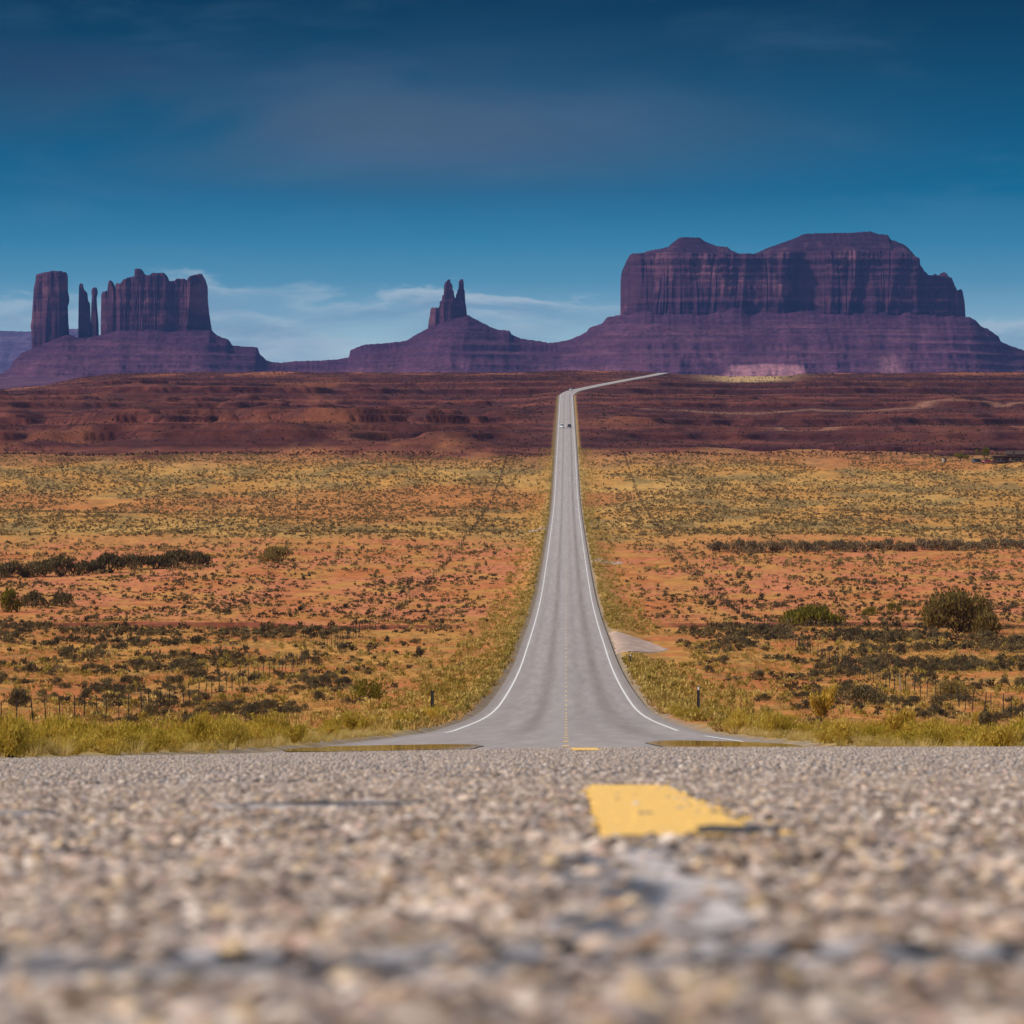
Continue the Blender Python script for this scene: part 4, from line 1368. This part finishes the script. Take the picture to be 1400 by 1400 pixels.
# ------------------------------------------------------------------ fences
M_post = plain("rusty_steel_post", (0.045, 0.038, 0.034), 0.8, 0.2)
M_postpale = plain("galvanised_post", (0.38, 0.36, 0.36), 0.6, 0.3, 0.4)
M_wire = plain("old_wire", (0.10, 0.09, 0.085), 0.6, 0.3, 0.6)
FX = 22.5
for side in (-1, 1):
    nm = 'left' if side < 0 else 'right'
    root = empty("wire_fence", (side * FX, 150.0, float(T(side * FX, 150.0))))
    tag(root, f"long wire fence on thin dark posts running away {nm} of the road", "fence")
    bx, by, bz = root.location
    proto = None
    rest = MB()
    ys = np.arange(150, 560, 5.0)
    wl = []
    for i, y in enumerate(ys):
        x = side * FX + 0.25 * (rng.random() - 0.5)
        z = float(T(x, y))
        hgt = 1.18 + 0.12 * rng.random()
        wl.append((x - bx, y - by, z - bz))
        if proto is None:
            pm = MB().box(-0.024, 0.024, -0.020, 0.020, -0.2, 1.0, 0.003, 0.003)
            pm.box(-0.010, 0.010, -0.050, -0.022, -0.2, 1.0)
            proto = pm.build("post", M_post, root)
            o = proto
        else:
            o = proto.copy(); COL.objects.link(o); o.parent = root
        o.location = wl[-1]; o.scale = (1, 1, hgt)
        o.rotation_euler = (0.04 * rng.normal(), 0.04 * rng.normal(), rng.normal() * 0.2)
        if side > 0 and i == 26:
            o.data = o.data.copy(); o.data.materials[0] = M_postpale; o['label'] = "pale galvanised post"
    for hgt in (0.35, 0.7, 1.05, 1.22):
        w = MB()
        for a, b in zip(wl[:-1], wl[1:]):
            w.tube((a[0], a[1], a[2] + hgt), (b[0], b[1], b[2] + hgt), 0.004, 0.004, 4)
        w.build("wire", M_wire, root)
    far = MB()
    for y in np.arange(560, 1640, 6.0):
        x = side * FX + 0.3 * (rng.random() - 0.5); z = float(T(x, y))
        far.box(x - bx - 0.03, x - bx + 0.03, y - by - 0.03, y - by + 0.03, z - bz - 0.2, z - bz + 1.2)
    fo = far.build("post", M_post, root)
    fo['kind'] = "stuff"

# ------------------------------------------------------------------ delineator posts
M_dark = plain("dark_green_steel", (0.035, 0.040, 0.042), 0.6, 0.3)
M_refl = plain("white_reflector", (0.80, 0.80, 0.78), 0.35, 0.5)


def delineator(px, row, hpx, label, reflector=True):
    x, y, z = hit(px, row)
    h = hpx * y / F
    r = empty("delineator_post", (x, y, z - 0.02))
    tag(r, label, "marker post")
    p = MB().box(-0.05, 0.05, -0.008, 0.008, 0, h)
    p.box(-0.065, -0.05, -0.02, 0.02, 0, h).box(0.05, 0.065, -0.02, 0.02, 0, h)
    p.build("post", M_dark, r)
    if reflector:
        MB().box(-0.046, 0.046, -0.03, -0.0095, h - 0.17, h - 0.02).build("reflector", M_refl, r, bevel=0.006)
    return r


delineator(591, 984, 40, "dark steel marker post without reflector in the yellow brush left of the road", False)
delineator(955, 980, 42, "dark marker post with white reflector in the yellow brush right of the road")
delineator(862, 912, 18, "small distant marker post just past the gravel pull-out")

# ------------------------------------------------------------------ vehicles
M_glass = plain("tinted_glass", (0.015, 0.017, 0.020), 0.15, 0.5)
M_tyre = plain("tyre_rubber", (0.02, 0.02, 0.02), 0.85, 0.2)
M_rim = plain("alloy_rim", (0.45, 0.45, 0.46), 0.35, 0.5, 0.7)
M_lamp = plain("headlamp_lens", (0.75, 0.75, 0.72), 0.2, 0.5)
M_tail = plain("tail_lamp_lens", (0.30, 0.015, 0.012), 0.25, 0.5)
M_paint = {'white': plain("white_car_paint", (0.80, 0.80, 0.80), 0.3, 0.5, var=0.02), 'dark': plain("dark_blue_car_paint", (0.03, 0.034, 0.055), 0.3, 0.5, var=0.02),
           'silver': plain("silver_car_paint", (0.55, 0.55, 0.58), 0.3, 0.5, var=0.02), 'black': plain("black_car_paint", (0.012, 0.012, 0.013), 0.3, 0.5, var=0.02),
           'red': plain("red_car_paint", (0.22, 0.012, 0.02), 0.3, 0.5, var=0.02)}


def vehicle(name, label, cat, style, colour, loc, rz, pitch=0.0):
    """front of the car points to -y in its own space"""
    r = empty(name, loc)
    r.rotation_euler = (pitch, 0, rz)
    tag(r, label, cat)
    p = M_paint[colour]
    if style == 'van':
        body = [(-2.4, 0.32), (2.4, 0.32), (2.45, 0.6), (2.4, 1.1), (-1.7, 1.1), (-2.35, 0.95), (-2.5, 0.6)]
        cab = [(-1.65, 1.1), (-1.05, 1.85), (2.2, 1.9), (2.38, 1.1)]
        wy = (-1.5, 1.5); hw = 0.95
    elif style == 'suv':
        body = [(-2.25, 0.34), (2.2, 0.34), (2.28, 0.62), (2.22, 1.0), (-1.1, 1.02), (-2.15, 0.92), (-2.32, 0.6)]
        cab = [(-1.1, 1.0), (-0.45, 1.62), (1.7, 1.66), (2.15, 1.0)]
        wy = (-1.4, 1.38); hw = 0.92
    else:
        body = [(-2.2, 0.28), (2.2, 0.28), (2.28, 0.55), (2.15, 0.92), (-0.95, 0.90), (-2.1, 0.76), (-2.28, 0.5)]
        cab = [(-0.95, 0.89), (-0.25, 1.38), (1.0, 1.42), (1.75, 0.9)]
        wy = (-1.35, 1.35); hw = 0.89
    b = MB().prism(body, -hw, hw).build("body", p, r, bevel=0.06, smooth=True)
    ins = [0.04, 0.17, 0.17, 0.04]
    MB().prism(cab, -hw + 0.03, hw - 0.03, ins).build("cabin", p, r, bevel=0.05, smooth=True)
    zc = cab[0][1]; zt = cab[1][1]
    # glass set proud of the cabin
    (y0, z0), (y1, z1), (y2, z2), (y3, z3) = cab
    def quad(nm, pts_):
        mesh_obj(nm, np.array(pts_), np.array([[0, 1, 2, 3]]), M_glass, parent=r)
    def lp(a, b, t): return a + (b - a) * t
    e = 0.012
    quad("windscreen", [(-hw + 0.14, lp(y0, y1, 0.14) - e, lp(z0, z1, 0.14) + e), (hw - 0.14, lp(y0, y1, 0.14) - e, lp(z0, z1, 0.14) + e),
                        (hw - 0.22, lp(y0, y1, 0.88) - e, lp(z0, z1, 0.88) + e), (-hw + 0.22, lp(y0, y1, 0.88) - e, lp(z0, z1, 0.88) + e)])
    quad("rear_window", [(-hw + 0.14, lp(y3, y2, 0.2) + e, lp(z3, z2, 0.2) + e), (hw - 0.14, lp(y3, y2, 0.2) + e, lp(z3, z2, 0.2) + e),
                         (hw - 0.22, lp(y3, y2, 0.86) + e, lp(z3, z2, 0.86) + e), (-hw + 0.22, lp(y3, y2, 0.86) + e, lp(z3, z2, 0.86) + e)])
    for s in (-1, 1):
        xa = s * (hw - 0.03 - 0.04 - 0.02 + e); xb = s * (hw - 0.03 - 0.155 + e)
        quad("side_window", [(xa, lp(y0, y1, 0.25) + 0.1, lp(z0, z1, 0.15)), (xa, lp(y3, y2, 0.2) - 0.1, lp(z3, z2, 0.15)),
                             (xb, y2 - 0.1, lp(z3, z2, 0.88)), (xb, y1 + 0.12, lp(z0, z1, 0.88))])
        MB().box(s * hw * 0.72 - 0.16, s * hw * 0.72 + 0.16, body[-1][0] - 0.03, body[-1][0] + 0.12, 0.60, 0.76).build("headlight", M_lamp, r, bevel=0.02)
        MB().box(s * hw * 0.78 - 0.12, s * hw * 0.78 + 0.12, body[2][0] - 0.12, body[2][0] + 0.02, 0.62, 0.80).build("tail_light", M_tail, r, bevel=0.02)
        for y in wy:
            w = MB().tube((s * (hw - 0.20), y, 0.33), (s * (hw + 0.01), y, 0.33), 0.33, 0.33, 20).build("wheel", M_tyre, r, bevel=0.02)
            MB().tube((s * (hw + 0.005), y, 0.33), (s * (hw + 0.02), y, 0.33), 0.21, 0.19, 14).build("rim", M_rim, w)
    return r


def on_road(y, off):
    return (float(roadx(y)) + off, y, float(road_z(float(roadx(y)) + off, y)) + 0.01)


vehicle("van", "white van coming down the left lane of the far straight road", "van", 'van', 'white', on_road(1945, -2.0), 0.0, 0.031)
vehicle("car", "dark car driving away in the right lane beside the white van", "car", 'suv', 'dark', on_road(1950, 1.5), math.pi, -0.031)
vehicle("car", "silver car farthest away, at the bend where the road turns right", "car", 'suv', 'silver', on_road(2665, -1.6), -0.06, 0.031)

# ------------------------------------------------------------------ homestead on the far right
M_plank = plain("dark_brown_planks", (0.085, 0.050, 0.040), 0.85, 0.1, var=0.25, scale=2)
M_roof = plain("weathered_roof", (0.085, 0.055, 0.045), 0.95, 0.02, var=0.2)
M_pale = plain("pale_plaster", (0.60, 0.50, 0.42), 0.8, 0.2)
M_trim = plain("window_trim", (0.50, 0.45, 0.40), 0.7, 0.2)


def flat_pad(px, row):
    return hit(px, row)


x, y, z = hit(1377, 633.5)
m = y / F
wd = 38 * m
house = empty("cabin", (x, y, z - 0.1))
tag(house, "long low brown cabin with flat overhanging roof at the right edge of the plain", "house")
hh = 2.5
MB().box(-wd / 2, wd / 2, 0, 6.0, -0.6, hh).build("wall", M_plank, house)
MB().box(-wd / 2 - 0.5, wd / 2 + 0.5, -1.6, 6.5, hh, hh + 0.28).build("roof", M_roof, house, bevel=0.03)
for fx in (-0.46, -0.15, 0.15, 0.46):
    MB().box(fx * wd - 0.08, fx * wd + 0.08, -1.4, -1.24, -0.6, hh).build("porch_post", M_plank, house)
d_ = MB().box(-0.05 * wd - 0.5, -0.05 * wd + 0.5, -0.05, -0.004, 0, 2.05).build("door", M_roof, house)
MB().tube((-0.05 * wd + 0.38, -0.09, 1.0), (-0.05 * wd + 0.38, -0.052, 1.0), 0.04, 0.04, 8).build("handle", M_rim, d_)
for fx in (-0.33, -0.20, 0.18, 0.34):
    w_ = MB().box(fx * wd - 0.55, fx * wd + 0.55, -0.06, -0.004, 0.9, 1.9).build("window", M_glass, house)
    fr = MB().box(fx * wd - 0.65, fx * wd - 0.55, -0.08, -0.002, 0.8, 2.0).box(fx * wd + 0.55, fx * wd + 0.65, -0.08, -0.002, 0.8, 2.0)
    fr.box(fx * wd - 0.55, fx * wd + 0.55, -0.08, -0.002, 1.9, 2.0).box(fx * wd - 0.55, fx * wd + 0.55, -0.08, -0.002, 0.8, 0.9)
    fr.build("frame", M_trim, w_)
MB().box(0.05 * wd, 0.05 * wd + 1.1, -0.04, -0.003, 0.9, 2.0).build("shutter", M_pale, house)
MB().box(0.20 * wd, 0.20 * wd + 0.7, 2.0, 2.7, hh + 0.28, hh + 1.9).build("chimney", M_roof, house)

x, y, z = hit(1394, 630.5)
barn = empty("barn", (x, y + 14, z - 0.2))
tag(barn, "small gabled barn with sloping roof behind the right end of the cabin", "barn")
MB().box(-3.2, 3.2, 0, 6, -0.8, 2.6).build("wall", M_plank, barn)
MB().add([(-3.6, -0.4, 2.6), (3.6, -0.4, 2.6), (3.6, 6.4, 2.6), (-3.6, 6.4, 2.6), (-3.6, 3, 4.0), (3.6, 3, 4.0)],
         [(0, 1, 5, 4), (2, 3, 4, 5), (0, 4, 3), (1, 2, 5), (3, 2, 1, 0)]).build("roof", M_roof, barn)
MB().box(-0.9, 0.9, -0.06, -0.004, -0.4, 2.1).build("door", M_roof, barn)

x, y, z = hit(1290.5, 633)
oh = empty("outhouse", (x, y, z - 0.05))
tag(oh, "tiny pale outhouse with dark door standing alone left of the bushes", "outhouse")
MB().box(-0.75, 0.75, 0, 1.4, -0.2, 1.75).build("wall", M_pale, oh)
MB().box(-0.85, 0.85, -0.15, 1.55, 1.75, 1.87).build("roof", M_roof, oh, bevel=0.02)
MB().box(0.0, 0.68, -0.05, -0.004, 0.0, 1.62).build("door", M_roof, oh)

x, y, z = hit(1336, 633.5)
vehicle("car", "black car parked beside the red car in front of the cabin", "car", 'suv', 'black', (x, y, z), math.pi / 2)
x, y, z = hit(1350, 634)
vehicle("car", "dark red car parked at the left end of the cabin", "car", 'sedan', 'red', (x, y, z), math.pi / 2)


def tree(name, label, px, row, wpx, hpx, mat, seed):
    x, y, z = hit(px, row)
    m = y / F
    r = empty(name, (x, y, z - 0.1))
    tag(r, label, "tree")
    w = wpx * m / 1.7; h = hpx * m
    t = MB().tube((0, 0, 0), (0.1, 0, h * 0.45), 0.16, 0.09, 8)
    for a in range(5):
        q = a * 1.26 + 0.3
        t.tube((0.08, 0, h * (0.3 + 0.03 * a)), (math.cos(q) * w * 0.5, math.sin(q) * w * 0.5, h * 0.68), 0.06, 0.02, 6)
    t.build("trunk", M_wood, r)
    v, f = leaf_cloud(900, w, w, h * 0.82, 0.11 * w, 'dome', seed, 0.3, 1.5)
    v[:, 2] += h * 0.18
    mesh_obj("crown", v, f, mat, parent=r)


tree("juniper_tree", "low round grey-green juniper left of the parked black car", 1312, 630, 20, 11, M_green, 951)
tree("juniper_tree", "taller loose juniper behind the two parked cars", 1345, 627, 16, 15, M_green, 952)
